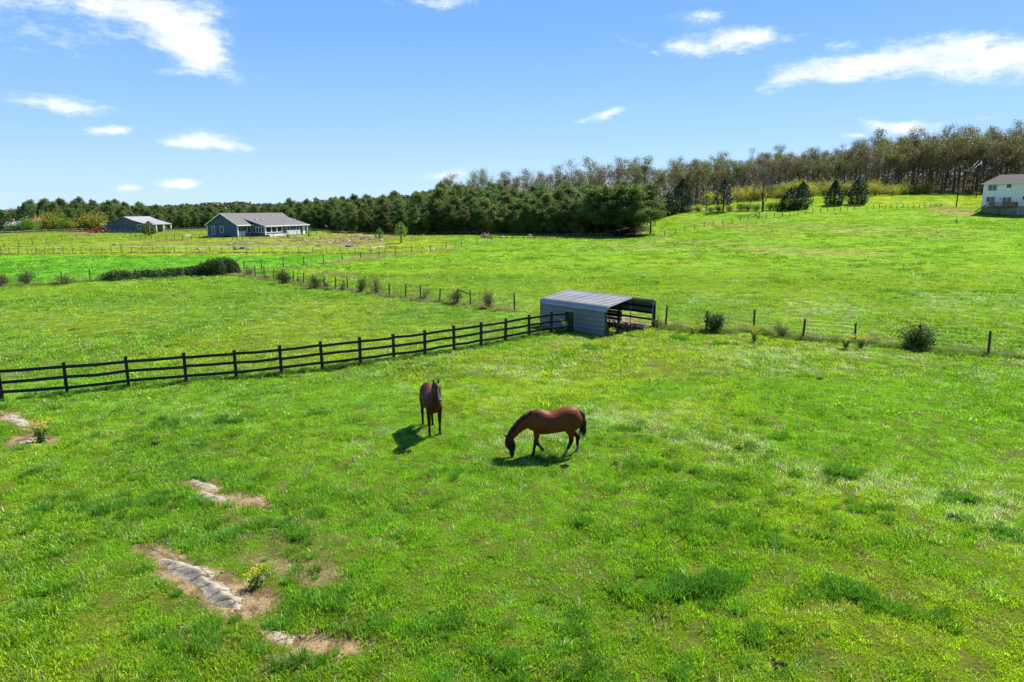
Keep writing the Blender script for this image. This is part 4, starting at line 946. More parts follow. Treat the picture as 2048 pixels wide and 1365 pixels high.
# ---------------------------------------------------------------- fences
def post_mesh(h, w, mat, square=False, name='post', lean=0):
    mb = MB()
    if square: mb.box((0, 0, h / 2 - .15), (w, w, h + .3)); mb.box((0, 0, h + .012), (w + .02, w + .02, .025))
    else: mb.tube([(0, 0, -.3), (lean * .3, 0, h * .4), (lean, 0, h)], [w / 2, w * .5, w * .46], 8)
    return mb.mesh(name, mat)
def fence(name, label, pts, h, w, mat, rails=(), rail_h=.13, rail_t=.04, rmat=None, square=False, wires=(), wire_r=.006, wmat=None, side=0.0, group=None, leans=None, mesh_h=0, skip=()):
    """pts: world points of the posts. rails / wires: heights above ground. One thing; posts, rails and wires are parts"""
    o = empty(name, pts[0]); tag(o, label, 'fence', group); o0 = Vector(pts[0])
    base = post_mesh(h, w, mat, square)
    tops = []
    for i, p in enumerate(pts):
        q = link_mesh('post', base, o); q.location = Vector(p) - o0
        q.rotation_euler = (random.gauss(0, .012 if square else .035), random.gauss(0, .012 if square else .035), random.uniform(0, 6.28) if not square else math.atan2(pts[-1][1] - pts[0][1], pts[-1][0] - pts[0][0]))
        q.scale = (1, 1, random.uniform(.97, 1.03) if square else random.uniform(.9, 1.08))
    for k, z in enumerate(rails):
        for i in range(len(pts) - 1):
            if i in skip: continue
            a = Vector(pts[i]) - o0; b = Vector(pts[i + 1]) - o0; d = (b - a).normalized(); n = Vector((d.y, -d.x, 0)) * side
            mb = MB(); m_ = (a + b) / 2 + Vector((0, 0, random.gauss(-.012, .014))); a = a + Vector((0, 0, random.gauss(0, .012))); b = b + Vector((0, 0, random.gauss(0, .012)))
            if square:
                ov = d * .02
                mb.bar(a + n + Vector((0, 0, z)) + ov, m_ + n + Vector((0, 0, z)), rail_t, rail_h); mb.bar(m_ + n + Vector((0, 0, z)), b + n + Vector((0, 0, z)) - ov * .1, rail_t, rail_h)
            else: mb.bar(a + n + Vector((0, 0, z)), b + n + Vector((0, 0, z)), rail_t, rail_h)
            mb.build('rail', rmat or mat, o)
    for z in wires:
        mb = MB(); P = []
        for i, p in enumerate(pts):
            P.append(Vector(p) - o0 + Vector((0, 0, z)))
            if i < len(pts) - 1 and i not in skip: P.append((Vector(p) + Vector(pts[i + 1])) / 2 - o0 + Vector((0, 0, z - .02)))
        mb.tube(P, wire_r, 3, cap=False); mb.build('wire', wmat or M['wire'], o)
    return o
def P_(*l): return [at(a, b) for a, b in l]
# black board fence in front
bp = P_((-252, 826), (-120, 810), (5, 800), (135, 789), (258, 775), (373, 766), (473, 757), (563, 748), (645, 738), (721, 729), (788, 720), (850, 711), (908, 701), (962, 692), (1011, 683), (1058, 674), (1102, 667), (1133, 665))
fence('board_fence', 'long black three-board fence crossing the pasture from the left to the metal shelter', bp, 1.32, .125, M['black_paint'], (1.16, .74, .32), .125, .04, None, True, side=.095)
q = at(1142, 666); fence('board_fence', 'two-post end panel of the black fence against the shelter wall', [bp[-1] + Vector((.12, -.05, 0)), q + Vector((.06, .05, 0))], 1.32, .14, M['black_paint'], (1.16, .74, .32), .13, .04, None, True, side=.0)
# wire fence to the right of the shelter
wr = P_((1331, 656), (1412, 665), (1507, 664), (1605, 680), (1709, 688), (1838, 700), (1976, 712), (2140, 730))
fence('wire_fence', 'weathered post and thin wire fence running right from the metal shelter', wr, 1.32, .13, M['post_wood'], wires=(.25, .5, .75, 1.0, 1.2), wire_r=.002)
wl = P_((1029, 622), (941, 613), (916, 609), (879, 605.5), (841, 601), (811, 596), (779, 593), (752, 588.5), (724, 585), (696, 581), (672, 579), (649.5, 576.5), (627, 574), (607, 570), (587, 567), (568, 564), (548, 561), (529, 558.5), (511, 556), (495, 553), (478, 551), (462, 549.5))
ol = fence('wire_fence', 'old leaning post and wire fence running back left from the shelter, shrubs growing in it', wl, 1.28, .12, M['post_wood'], wires=(.3, .7, 1.05), wire_r=.004)
mb = MB(); mb.bar(wl[1] - wl[0] + Vector((0, 0, 1.0)), wl[2] - wl[0] + Vector((0, 0, 1.18)), .08, .08); mb.build('brace', M['post_wood'], ol)
hl = P_((462, 549), (181, 563), (125, 568), (60, 572), (2, 577), (-90, 585))
fence('wire_fence', 'wire fence under the dark hedge and the lone brown bushes at the left', hl, 1.3, .12, M['post_wood'], wires=(.4, .8, 1.1), wire_r=.004)
we = P_((488, 542.6), (524, 539.7), (567, 535), (608, 531.6), (647, 528), (685, 523), (722, 519.5), (758, 515.5), (791, 511), (824, 507), (861, 503), (892, 499), (923, 494), (954, 489), (983, 483.5), (1012, 480))
oe = fence('wire_fence', 'dark post fence climbing from the hedge end towards the pile of old timber', we, 1.25, .13, M['post_wood'], wires=(.4, .8, 1.1), wire_r=.005)
mb = MB(); mb.bar(we[0] - we[0] + Vector((0, 0, 1.1)), we[1] - we[0] + Vector((0, 0, 1.15)), .09, .1); mb.bar(we[8] - we[0] + Vector((0, 0, 1.05)), we[9] - we[0] + Vector((0, 0, 1.15)), .09, .1); mb.build('brace', M['post_wood'], oe)
xs = [-80, -60, -40, -20, 3, 20, 38, 56, 74, 91, 109, 127, 146, 164, 184, 203.5, 223, 243.5, 264, 285.5, 307, 328.5, 350, 373, 397, 420, 444, 468.5, 493.5, 519, 545, 571, 598, 625.6, 654, 682.6, 711, 741.6]
wf = [at(x, float(np.interp(x, [-80, 3, 150, 260, 420, 520, 742], [512, 510, 508.5, 507, 506.5, 507, 508.5]))) for x in xs] + P_((771, 507))
of = fence('rope_fence', 'post fence with pale top tape between the vivid green field and the yard', wf, 1.25, .12, M['post_grey'], wires=(1.15,), wire_r=.032, wmat=M['rope'])
mb = MB(); mb.tube([p - wf[0] + Vector((0, 0, .7)) for p in wf], .008, 3, cap=False); mb.build('wire', M['wire'], of)
mb = MB(); mb.bar(wf[-1] - wf[0] + Vector((0, 0, 1.15)), we[9] + Vector((-2.5, 0, 0)) - wf[0] + Vector((0, 0, 1.15)), .1, .1); mb.build('brace', M['post_wood'], of)
fence('wire_fence', 'thin post fence rising towards the tractor in the left yard', P_((10, 499), (38, 496), (66, 491), (94, 487), (125, 482), (153, 477.5), (178, 474)), 1.2, .13, M['post_wood'], wires=(1.1,), wire_r=.006)
fence('paddock_fence', 'small paddock fence of close posts below the blue barn and beside the grey-blue house', P_((250, 471), (262, 473.5), (272, 477), (282, 479), (291, 479.5), (303, 480), (317, 479.8), (333, 479.7), (350, 479.5), (366, 479), (383, 480), (400, 479), (420, 478.8), (447, 480), (466, 480.5), (474, 481), (485, 481), (502, 480), (526, 477.5), (547, 475.5), (569, 473.5), (594, 471.5)), 1.15, .13, M['post_wood'], wires=(1.05, .6), wire_r=.012)
def depth_line(x0, Y0, x1, Y1, n): return [atY(x0 + (x1 - x0) * i / (n - 1), Y0 + (Y1 - Y0) * i / (n - 1)) for i in range(n)]
fence('rail_fence', 'pale three-rail fence between the blue barn and the grey-blue house', depth_line(327, 236, 424, 232, 14), 1.35, .15, M['post_grey'], (1.2, .75, .35), .14, .06)
fence('rail_fence', 'grey rail fence along the bushes at the far left', depth_line(-30, 205, 172, 238, 18), 1.3, .15, M['post_grey'], (1.15, .6), .14, .06)
fence('rail_fence', 'grey rail fence in front of the tractor and the blue barn wall', depth_line(174, 226, 290, 222, 12), 1.3, .15, M['post_grey'], (1.15, .6), .13, .06)
fence('rail_fence', 'short pale top-rail fence right of the grey-blue house', depth_line(619, 194, 658, 190, 4), 1.3, .2, M['post_grey'], (1.2,), .16, .08)
fence('rail_fence', 'dark wire fence at the foot of the pines, left of the timber pile', depth_line(658, 190, 955, 182, 18), 1.2, .12, M['post_wood'], (), wires=(.5, 1.1), wire_r=.01)
fence('rail_fence', 'dark three-rail fence along the pine foot, right of the timber pile', [at(x, y) for x, y in [(985, 478), (1012, 476.5), (1041, 476), (1070, 474.5), (1095, 473), (1122, 472), (1147, 471.5), (1171, 471.5), (1196, 471), (1219, 471)]] if False else depth_line(980, 160, 1225, 164, 12), 1.35, .17, M['post_wood'], (1.2, .75, .35), .10, .05)
jx = [(1309, 0), (1330, 0), (1352, 0), (1370, 0), (1390, 0), (1409, 0), (1427, 0), (1446, 0), (1464, 0), (1481, 0), (1497, 0), (1517, 0), (1532, 0), (1548, 0), (1564, 0), (1579, 0), (1595, 0), (1610, 0), (1624, 0), (1639, 0), (1653, 0), (1666, 0), (1679, 0), (1693, 0), (1706, 0), (1731, 0), (1744, 0), (1756, 0), (1768, 0), (1780, 0), (1791, 0), (1803, 0), (1813, 0), (1824, 0), (1836, 0), (1846, 0), (1858, 0)]
fence('crest_fence', 'long post and wire fence climbing the right pasture and following its crest', [atY(x, float(np.interp(x, [1309, 1450, 1550, 1700, 1858], [168, 177, 184, 192, 198]))) for x, _ in jx], 1.3, .15, M['post_wood'], wires=(.5, 1.15), wire_r=.01)
# dry long grass under the fences
for sx_, sy_, r_, n_, s_ in [(1400, 1185, .55, 60, 1.6), (1440, 1165, .35, 30, 1.4), (1700, 1190, .6, 45, 1.2), (1520, 1075, .5, 30, 1.0), (1730, 1025, .5, 30, 1.0), (190, 1018, .9, 60, 1.2), (300, 1010, .5, 25, 1.1), (460, 845, .9, 50, 1.0), (340, 850, .6, 30, 1.0), (1550, 880, .45, 25, 1.1), (1680, 950, .6, 35, 1.2), (1360, 945, .5, 25, 1.0),
        (1930, 1000, .5, 30, 1.1), (1440, 1045, .6, 28, 1.0), (1250, 860, .5, 22, 1.0), (640, 830, .5, 22, 1.0), (1990, 1060, .6, 30, 1.1), (900, 945, .5, 20, .9), (1860, 1240, .5, 22, 1.0), (620, 1320, .3, 14, 1.1), (60, 790, .7, 30, 1.0), (1360, 680, .8, 26, 1.3), (1440, 690, .7, 24, 1.3), (1190, 700, .8, 24, 1.2)]:
    spot(sx_, sy_, r_ * 1.15, int(n_ * .42), D4, s_ * .85, (.10, .27, .015))
strip(bp, .22, 420, D4, .9, (.10, .22, .02)); strip(wr, .35, 520, D4, 1.2, (.15, .24, .03)); strip(wr, .3, 110, ['e0', 'e1'], .8, (.26, .27, .09))
strip(wl, .35, 420, D4, 1.2, (.36, .32, .14)); strip(wl, .5, 420, D4, 1.2, (.20, .27, .04)); strip(hl, .5, 260, D4, 1.3, (.24, .26, .07)); strip(we, .35, 300, D4, 1.3, (.42, .36, .18)); strip(wf, .6, 300, D4, 1.3, (.26, .22, .07))

# ---------------------------------------------------------------- metal horse shelter
M['shed_side'] = mat_siding('shed_side', (.145, .15, .145), (.19, .195, .185), .29, .03, .45, .4, .1)
M['shed_roof'] = mat_siding('shed_roof', (.29, .275, .26), (.39, .37, .35), .27, .02, .42, .5, .15, axis=1)
M['steel'] = mat_noise('steel', (.28, .29, .30), (.38, .39, .40), 20, .5, .05, .5, metallic=.3)
M['grey_board'] = mat_noise('grey_board', (.05, .045, .04), (.12, .105, .09), 14, .9, .5, .2, (.2, 1, 1))
def shelter():
    A = at(1082, 652); B = at(1205, 673); Cc = at(1307, 655)
    ax = (A - B); ax.z = 0; L = ax.length + .1; ang = math.atan2(B.y - A.y, B.x - A.x)   # local +x runs from the back end A to the open end B
    W = (Cc - B).length + .1
    o = empty('horse_shelter', (A.x, A.y, gz1(*A.xy)), ang); tag(o, 'open-fronted metal livestock shelter with ribbed grey roof and pale blue-grey side wall', 'shelter')
    # local frame: x 0..L, y 0..W to the left side (away from the camera), z up
    H = 1.66; RH = 2.14; r = .28; ov = .12
    def section(sgn):   # curve from the foot of one side wall to the ridge, (y, z)
        y0 = 0 if sgn > 0 else W; pts = []
        sl = math.atan2(RH - H, W / 2)
        cx, cz = r, H - r * .55
        for k in range(6):
            a = (math.pi / 2 - sl) * k / 5
            pts.append((cx - r * math.cos(a), cz + r * math.sin(a)))
        pts.append((W / 2, RH)); pts = [(y if sgn > 0 else W - y, z) for y, z in pts]; return pts
    th = .03
    for sgn, nm in ((1, 'roof_panel'), (-1, 'roof_panel')):
        S = section(sgn); mb = MB()
        S2 = S
        for (y1, z1), (y2, z2) in zip(S2, S2[1:]):
            d = Vector((0, y2 - y1, z2 - z1)).normalized(); n = Vector((0, -d.z * sgn, d.y * sgn)) if False else Vector((0, -d.z, d.y)) * (1 if sgn > 0 else -1)
            mb.prism([(-ov, y1, z1), (L + ov, y1, z1), (L + ov, y2, z2), (-ov, y2, z2)], n * th)
        ob = mb.build('roof_panel', M['shed_roof'], o)
        # rib beads
        rb = MB()
        for (y1, z1), (y2, z2) in zip(S2[3:], S2[4:]):
            ln_ = math.hypot(y2 - y1, z2 - z1); kk = max(1, int(ln_ / .27))
            for q_ in range(kk):
                f_ = (q_ + .5) / kk; rb.bar((-ov + .01, y1 + (y2 - y1) * f_, z1 + (z2 - z1) * f_ + th + .012), (L + ov - .01, y1 + (y2 - y1) * f_, z1 + (z2 - z1) * f_ + th + .012), .035, .03)
        rb.build('roof_rib', M['shed_roof'], ob)
        if sgn > 0:
            pass
    # near wall of horizontal sheets with real laps
    wl_ = MB(); z = .03; zt = H - r * .55; k = 0
    while z < zt - .02:
        z2 = min(z + .27, zt); wl_.box((L / 2, -.0 - (.012 if k % 2 else 0), (z + z2) / 2), (L, .03, z2 - z - .012)); wl_.box((L / 2, -.03, z2 - .012), (L, .03, .03)); z = z2; k += 1
    wl_.build('side_wall', M['shed_side'], o)
    wf_ = MB(); wf_.box((L / 2, W, zt - .3), (L, .03, .6)); wf_.build('far_wall_strip', M['shed_side'], o)
    # bows: posts and rafters
    for i, x in enumerate((.06, L * .33, L * .66, L - .06)):
        f = MB(); S = [(0.05, 0)] + [(y + (.05 if y < W / 2 else 0), z_ - .05) for y, z_ in section(1)]; S3 = [(W - .05, 0)] + [(y - .05, z_ - .05) for y, z_ in section(-1)]
        f.tube([(x, y, z_) for y, z_ in S], .032, 6); f.tube([(x, y, z_) for y, z_ in S3], .032, 6); f.build('steel_bow', M['steel'], o)
    for y in (.05, W - .05):
        f = MB(); f.bar((0, y, .05), (L, y, .05), .06, .06); f.build('base_rail', M['steel'], o)
    # inside board walls: back end boarded dark, far side open rails
    bw = MB()
    for k in range(6): bw.box((.13, W * .5, .14 + .21 * k), (.03, W - .25, .185))
    bw.build('back_boards', M['grey_board'], o)
    b2 = MB()
    for k in range(5): b2.box((L * .5, .12, .2 + .25 * k), (L - .3, .03, .2))
    for k in range(6): b2.box((L * .27, W - .10, .2 + .235 * k), (L * .52, .035, .2))
    b2.build('side_boards', M['grey_board'], o)
    for zr in (1.30, .92, .50):
        f = MB(); f.box((L * .5 + .05, W - .14, zr), (L - .1, .045, .13)); f.build('board_rail', M['black_paint'], o)
    for x in (.35, L * .5, L + .02):
        f = MB(); f.box((x, W - .22 if x < L else W + .05, .72), (.13, .11, 1.5)); f.build('post', M['black_paint'], o)
    for (x, y) in ((L - .1, .22), (.3, .22), (L - .35, .45)):
        f = MB(); f.box((x, y, .75), (.12, .12, 1.5)); f.build('post', M['post_wood'], o)
    f = MB(); f.box((-.12, .15, .8), (.12, .12, 1.65)); f.build('post', M['black_paint'], o)
    # front gable trim
    t = MB()
    for s_ in (1, -1):
        S = section(s_)
        for (y1, z1), (y2, z2) in zip(S, S[1:]): t.bar((L + ov + .012, y1, z1 - .02), (L + ov + .012, y2, z2 - .02), .02, .09, up=(1, 0, 0))
    t.build('gable_trim', M['steel'], o)
    # bedding inside
    g = np.random.default_rng(3); n = 420
    Cx = np.stack([g.uniform(.4, L + .3, n), g.uniform(.5, W - .3, n), g.uniform(.01, .07, n)], 1)
    sm = leaf_mesh('straw', Cx, .20, M['straw'], 4, .6); s = link_mesh('straw_bedding', sm); s.location = o.location; s.rotation_euler = o.rotation_euler
    tag(s, 'scattered straw and dry stalks on the dirt floor under the metal shelter', 'straw', kind='stuff')
    return o, A, B, Cc
SHEL = shelter()

# ---------------------------------------------------------------- grey-blue house
def frame_window(parent, c, w, h, nrm, mats=('white_trim', 'glass_dark'), mull=0, name='window', fw=.10, label=None):
    """window: frame part with a pane sub-part; nrm unit vector out of the wall (local)"""
    nrm = Vector(nrm).normalized(); side = Vector((nrm.y, -nrm.x, 0)); up = Vector((0, 0, 1)); c = Vector(c)
    Mx = Matrix((side, nrm, up)).transposed(); f = MB(); p1 = c + nrm * .035
    f.box(p1 + side * (w / 2), (fw, .09, h + fw), Mx); f.box(p1 - side * (w / 2), (fw, .09, h + fw), Mx)
    f.box(p1 + up * (h / 2 + .002), (w - fw, .085, fw), Mx); f.box(p1 - up * (h / 2 + .002), (w - fw, .095, fw), Mx)
    for i in range(mull): f.box(p1 + side * (w * ((i + 1) / (mull + 1) - .5)), (.07, .07, h - fw), Mx)
    fo = f.build(name, M[mats[0]], parent)
    if label: fo['label'] = label
    g = MB(); g.box(c + nrm * .012, (w - .02, .02, h - .02), Mx); g.build('pane', M[mats[1]], fo); return fo
def gable_block(o, x0, x1, y0, y1, z0, ze, zr, wall, roof, ridge='x', oh=.45, th=.16, wallname='wall', trim=True):
    """box with a gable roof, ridge along x; wall prism reaches into the gable"""
    ym = (y0 + y1) / 2; w = MB()
    w.prism([(x0, y0, z0), (x0, y1, z0), (x0, y1, ze), (x0, ym, zr - .02), (x0, y0, ze)], (x1 - x0, 0, 0)); w.build(wallname, wall, o)
    sl = (zr - ze) / (ym - y0)
    for s in (1, -1):
        ya = y0 - oh if s > 0 else y1 + oh; za = ze - sl * oh; r = MB()
        r.prism([(x0 - oh, ya, za + .03), (x1 + oh, ya, za + .03), (x1 + oh, ym, zr + .03), (x0 - oh, ym, zr + .03)], (0, 0, th)); rp = r.build('roof', roof, o)
        if trim:
            t = MB(); t.box(((x0 + x1) / 2, ya - .03 * s, za + .10), (x1 - x0 + 2 * oh, .05, .24))
            for xx in (x0 - oh - .03, x1 + oh + .03): t.bar((xx, ya, za + .10), (xx, ym, zr + .10), .05, .24, up=(1, 0, 0)) if False else t.prism([(xx - .025, ya, za - .04), (xx - .025, ym, zr - .04), (xx - .025, ym, zr + .20), (xx - .025, ya, za + .20)], (.05, 0, 0))
            t.build('fascia', M['white_trim'], rp)
def blue_house():
    # local: x along the ridge away from the near gable, y towards the back; origin = near front corner
    p = atY(474, 170); ang = R(70)
    g0 = p.z - .35
    o = empty('ranch_house', (p.x, p.y, g0), ang); tag(o, 'long single-storey grey-blue house with grey shingle roof and white window frames', 'house')
    L = 22.4; D = 9.4; ze = 3.35; zr = 6.0
    gable_block(o, 0, L, 0, D, 0.55, ze, zr, M['blue_siding'], M['roof_shingle'])
    f = MB(); f.box((L / 2, D / 2, .22), (L - .1, D - .1, .66)); f.build('foundation', M['concrete'], o)
    # corner boards
    c = MB()
    for (x, y) in ((0, 0), (0, D), (L, 0)): c.box((x, y, (ze + .5) / 2), (.22, .22, ze - .7))
    c.build('corner_board', M['white_trim'], o)
    # porch with its own shallow roof, in front of the long wall
    px0, px1, py = 5.3, 11.8, -3.9
    w = MB(); w.prism([(px0, 0, .55), (px0, py, .55), (px0, py, 2.95), (px0, 3.0, 4.85), (px0, 3.0, ze), (px0, 0, ze)][::-1], (.12, 0, 0)); w.box(((px0 + px1) / 2, py, 1.0), (px1 - px0, .1, .9)); w.box(((px0 + px1) / 2, py, 2.82), (px1 - px0, .1, .26)); w.build('porch_wall', M['blue_siding'], o)
    r = MB(); r.prism([(px0 - .4, py - .5, 2.88), (L + .45, py - .5 if False else py - .5, 2.88), (L + .45, 3.3, 5.1), (px0 - .4, 3.3, 5.1)], (0, 0, .14)); rp = r.build('porch_roof', M['roof_shingle'], o)
    t = MB(); t.box(((px0 + L) / 2, py - .53, 2.95), (L - px0 + .85, .05, .22)); t.prism([(px0 - .45, py - .5, 2.84), (px0 - .45, 3.3, 5.06), (px0 - .45, 3.3, 5.26), (px0 - .45, py - .5, 3.04)], (.05, 0, 0)); t.build('fascia', M['white_trim'], rp)
    # right part of the long wall stands forward under that roof
    w2 = MB(); w2.box(((px1 + L) / 2, -1.9, 1.75), (L - px1, 3.8, 2.4)); w2.prism([(L - .06, -3.8, 2.9), (L - .06, 3.0, 4.9), (L - .06, 3.0, ze), (L - .06, 0, 2.9)], (.05, 0, 0)); w2.build('wall', M['blue_siding'], o)
    f2 = MB(); f2.box(((px0 + L) / 2, -1.9, .22), (L - px0 - .1, 3.7, .66)); f2.build('foundation', M['concrete'], o)
    c = MB(); c.box((L, -3.82, 1.75), (.22, .22, 2.4)); c.box((px0, py, 1.75), (.22, .22, 2.4)); c.build('corner_board', M['white_trim'], o)
    for k in range(4): frame_window(o, (px0 - .02, -.6 - .88 * k, 2.05), .74, 1.35, (-1, 0, 0), name='porch_screen')
    for k in range(3): frame_window(o, (px0 + 1.15 + 2.1 * k, py - .05, 2.05), 1.85, 1.4, (0, -1, 0), name='porch_screen')
    # windows
    frame_window(o, (0, 2.3 + 2.6, 2.15), 1.0, 1.5, (-1, 0, 0)); frame_window(o, (0, 7.5, 2.0), .85, 1.9, (-1, 0, 0)); frame_window(o, (4.0, 0, 2.1), 1.15, 1.7, (0, -1, 0))
    frame_window(o, (14.3, -3.8, 2.1), 1.0, 1.2, (0, -1, 0)); frame_window(o, (18.4, -3.8, 2.0), 1.0, 1.7, (0, -1, 0))
    d = MB(); d.box((20.9, -3.84, 1.55), (1.0, .08, 2.05)); do = d.build('door', M['white_trim'], o)
    h = MB(); h.box((20.55, -3.90, 1.5), (.06, .06, .16)); h.build('handle', M['steel'], do)
    # porch steps, white skirting and railing
    s = MB()
    for k in range(int((px1 - px0) / .3)): s.box((px0 + .2 + .3 * k, py - 1.2, .42), (.24, .05, .78))
    s.box(((px0 + px1) / 2, py - .6, .82), (px1 - px0 + .4, 1.3, .06)); s.build('skirting', M['white_trim'], o)
    s = MB()
    for k in range(22): s.box((12.3 + .25 * k, -5.1, 1.15), (.14, .04, 1.0))
    s.box((14.9, -5.1, 1.68), (5.6, .08, .08)); s.box((14.9, -4.45, .62), (5.6, 1.3, .08)); s.build('white_railing', M['white_trim'], o)
    # roof fittings
    for (x, y, w_, h_) in ((7.6, 1.0, .7, 1.1), (9.6, .8, .7, 1.1)):
        z = 2.88 + (y + 4.4) * .288 + .2; k = MB(); k.box((x, y, z), (w_, h_, .12)); k.build('skylight', M['white_trim'], o)
    for (x, y, hh) in ((18.0, -.3, .5), (17.2, 3.5, .5), (20.8, -1.2, .6), (2.5, 4.6, .3), (16.2, 1.9, .35)):
        z = (2.88 + (y + 4.4) * .288 + .15) if y < 3 else 3.35 + y * .56 + .15
        k = MB(); k.tube([(x, y, z - .1), (x, y, z + hh)], .09, 7); k.tube([(x, y, z + hh), (x, y, z + hh + .08)], .14, 7); k.build('roof_vent', M['white_trim'], o)
    # ramp deck at the near gable
    k = MB(); k.box((-1.6, 6.4, .55), (2.6, 4.2, .12)); k.box((-2.88, 6.4, .25), (.08, 4.2, .55)); k.box((-1.6, 4.3, .25), (2.6, .08, .55)); k.build('side_deck', M['post_grey'], o)
    k = MB(); k.box((-.35, 3.3, .5), (.55, 1.5, .55)); k.build('cellar_hatch', M['rubber'], o)
blue_house()

M['barn_roof'] = mat_noise('barn_roof', (.20, .195, .19), (.28, .27, .265), 2, .5, .1, .4)
def blue_barn():
    p = atY(286, 232); ang = R(78)
    o = empty('blue_barn', (p.x, p.y, p.z - .1), ang); tag(o, 'blue barn with pale metal roof, side lean-tos and a posted porch', 'barn')
    # local x along the ridge (away), y to the back-left; gable end faces the camera's left
    L = 11.0; w = MB(); ym = 7.0
    w.prism([(0, 0.0, 0), (0, 15.0, 0), (0, 15.0, 3.1), (0, 10.2, 4.15), (0, ym, 5.25), (0, 3.6, 4.1), (0, 2.6, 3.7), (0, 0, 3.3)], (L, 0, 0)); w.build('wall', M['blue_siding'], o)
    r = MB()
    prof = [(15.6, 3.05), (10.2, 4.22), (ym, 5.35), (3.8, 4.2), (-2.2, 2.75)]
    for (a, za), (b, zb) in zip(prof, prof[1:]): r.prism([(-.5, a, za), (L + .5, a, za), (L + .5, b, zb), (-.5, b, zb)], (0, 0, .12))
    r.build('roof', M['barn_roof'], o)
    for x in (0.2, 3.6, 7.2, 10.8): k = MB(); k.box((x, -1.9, 1.3), (.32, .32, 2.7)); k.build('porch_post', M['white_trim'], o)
    d = MB(); d.box((7.6, -.05, 1.2), (1.5, .1, 2.3)); d.build('door', M['deck_wood'], o)
    d = MB(); d.box((9.5, -.05, 1.3), (1.2, .1, 2.3)); d.build('door', M['white_trim'], o)
    frame_window(o, (0, 1.6, 2.2), 1.6, 1.2, (-1, 0, 0))
blue_barn()

def white_house():
    # front wall faces the camera; far larger part lies beyond the right edge of the photo
    Yh = 178.0; d = px_dir(1962, 413); t = Yh / d[1]; P = Vector((t * d[0], Yh, CAM_H + t * d[2]))     # bottom left of the siding
    ang = -R(46.5); o = empty('white_house', (P.x, P.y, P.z), ang); tag(o, 'two-storey white house with dark roof, wooden deck and stair, at the right edge', 'house')
    L = 15.0; D = 9.0; H = 5.55; zr = 7.9
    w = MB(); w.box((L / 2, D / 2, H / 2), (L, D, H)); w.build('wall', M['white_siding'], o)
    w = MB(); w.box((L / 2, D / 2, -1.5), (L - .06, D - .06, 2.996)); w.build('basement_wall', M['stucco'], o)
    r = MB(); oh = .45
    A = [(-oh, -oh, H), (L + oh, -oh, H), (L + oh, D + oh, H), (-oh, D + oh, H)]; R1, R2 = (2.3, D / 2, zr), (L - 2.3, D / 2, zr)
    n = len(r.v); r.quad(A[0], A[1], R2, R1); r.quad(A[1], A[2], R2); r.quad(A[2], A[3], R1, R2); r.quad(A[3], A[0], R1); r.quad(*reversed(A)); ro = r.build('roof', M['dark_shingle'], o)
    t_ = MB(); t_.box((L / 2, -oh - .03, H + .02), (L + 2 * oh, .06, .2)); t_.box((-oh - .03, D / 2, H + .02), (.06, D + 2 * oh, .2)); t_.build('fascia', M['white_trim'], ro)
    v = MB(); v.tube([(9.5, 2.0, H + .9), (9.5, 2.0, H + 1.9)], .07, 6); v.build('roof_vent', M['white_trim'], ro)
    def dbl(x, z, w_, h_, **k): frame_window(o, (x, 0, z), w_, h_, (0, -1, 0), mull=1, mats=('white_trim', 'glass_blue'), fw=.09, **k)
    dbl(1.95, 4.55, 1.9, 1.45); dbl(1.85, 1.65, 1.9, 1.4); frame_window(o, (5.4, 0, 4.9), .85, .75, (0, -1, 0), mats=('deck_wood', 'glass_dark'), fw=.07); frame_window(o, (8.9, 0, 1.95), .95, .85, (0, -1, 0), mats=('white_trim', 'glass_dark'), fw=.07)
    dbl(5.3, 1.15, 1.9, 2.1, name='patio_door'); dbl(6.9, -1.85, 2.0, 2.1, name='basement_door'); frame_window(o, (4.0, 0, -1.7), 1.1, 1.9, (0, -1, 0), mats=('white_trim', 'glass_dark'), fw=.07); frame_window(o, (11.5, 0, 4.6), 1.6, 1.35, (0, -1, 0), mull=1)
    l = MB(); l.box((3.9, -.12, 1.7), (.14, .22, .3)); l.build('wall_lamp', M['rubber'], o)
    # deck and stair
    k = MB(); k.box((5.0, -1.5, -.02), (5.4, 2.9, .16)); 
    for x in (2.5, 5.0, 7.5): k.box((x, -2.7, -1.5), (.16, .16, 2.9))
    k.build('deck', M['deck_wood'], o)
    k = MB(); k.box((5.0, -2.9, .95), (5.4, .06, .1)); k.box((2.33, -1.9, .95), (.06, 2.0, .1)); k.box((7.7, -1.5, .95), (.06, 2.9, .1))
    for i in range(28): k.box((2.36 + i * .195, -2.9, .5), (.06 if i % 7 else .11, .05, .85))
    for i in range(14): k.box((7.7, -.15 - i * .2, .5), (.05, .06, .85))
    k.box((7.0, -2.93, .5), (1.4, .02, .8)); k.box((2.95, -2.93, .5), (1.2, .02, .8)); k.build('deck_railing', M['deck_wood'], o)
    k = MB()
    for i in range(11): k.box((2.2 - i * .28, -2.2, -.12 - i * .2), (.3, 1.1, .05))
    for yy in (-1.65, -2.78): k.bar((2.35, yy, -.1), (-.75, yy, -2.3), .06, .26); k.bar((2.35, yy, .9), (-.75, yy, -1.35), .06, .1)
    for i in range(9): k.box((2.2 - i * .35, -2.78, .28 - i * .25), (.08, .05, 1.1))
    k.build('stair', M['deck_wood'], o)
M['stucco'] = mat_noise('stucco', (.30, .25, .21), (.40, .34, .29), 4, .9, .3, .2)
M['dark_shingle'] = mat_noise('dark_shingle', (.035, .03, .028), (.07, .06, .055), 9, .9, .5, .3)
M['glass_blue'] = mat_noise('glass_blue', (.05, .07, .08), (.10, .12, .13), 2, .12, 0, .6)
white_house()

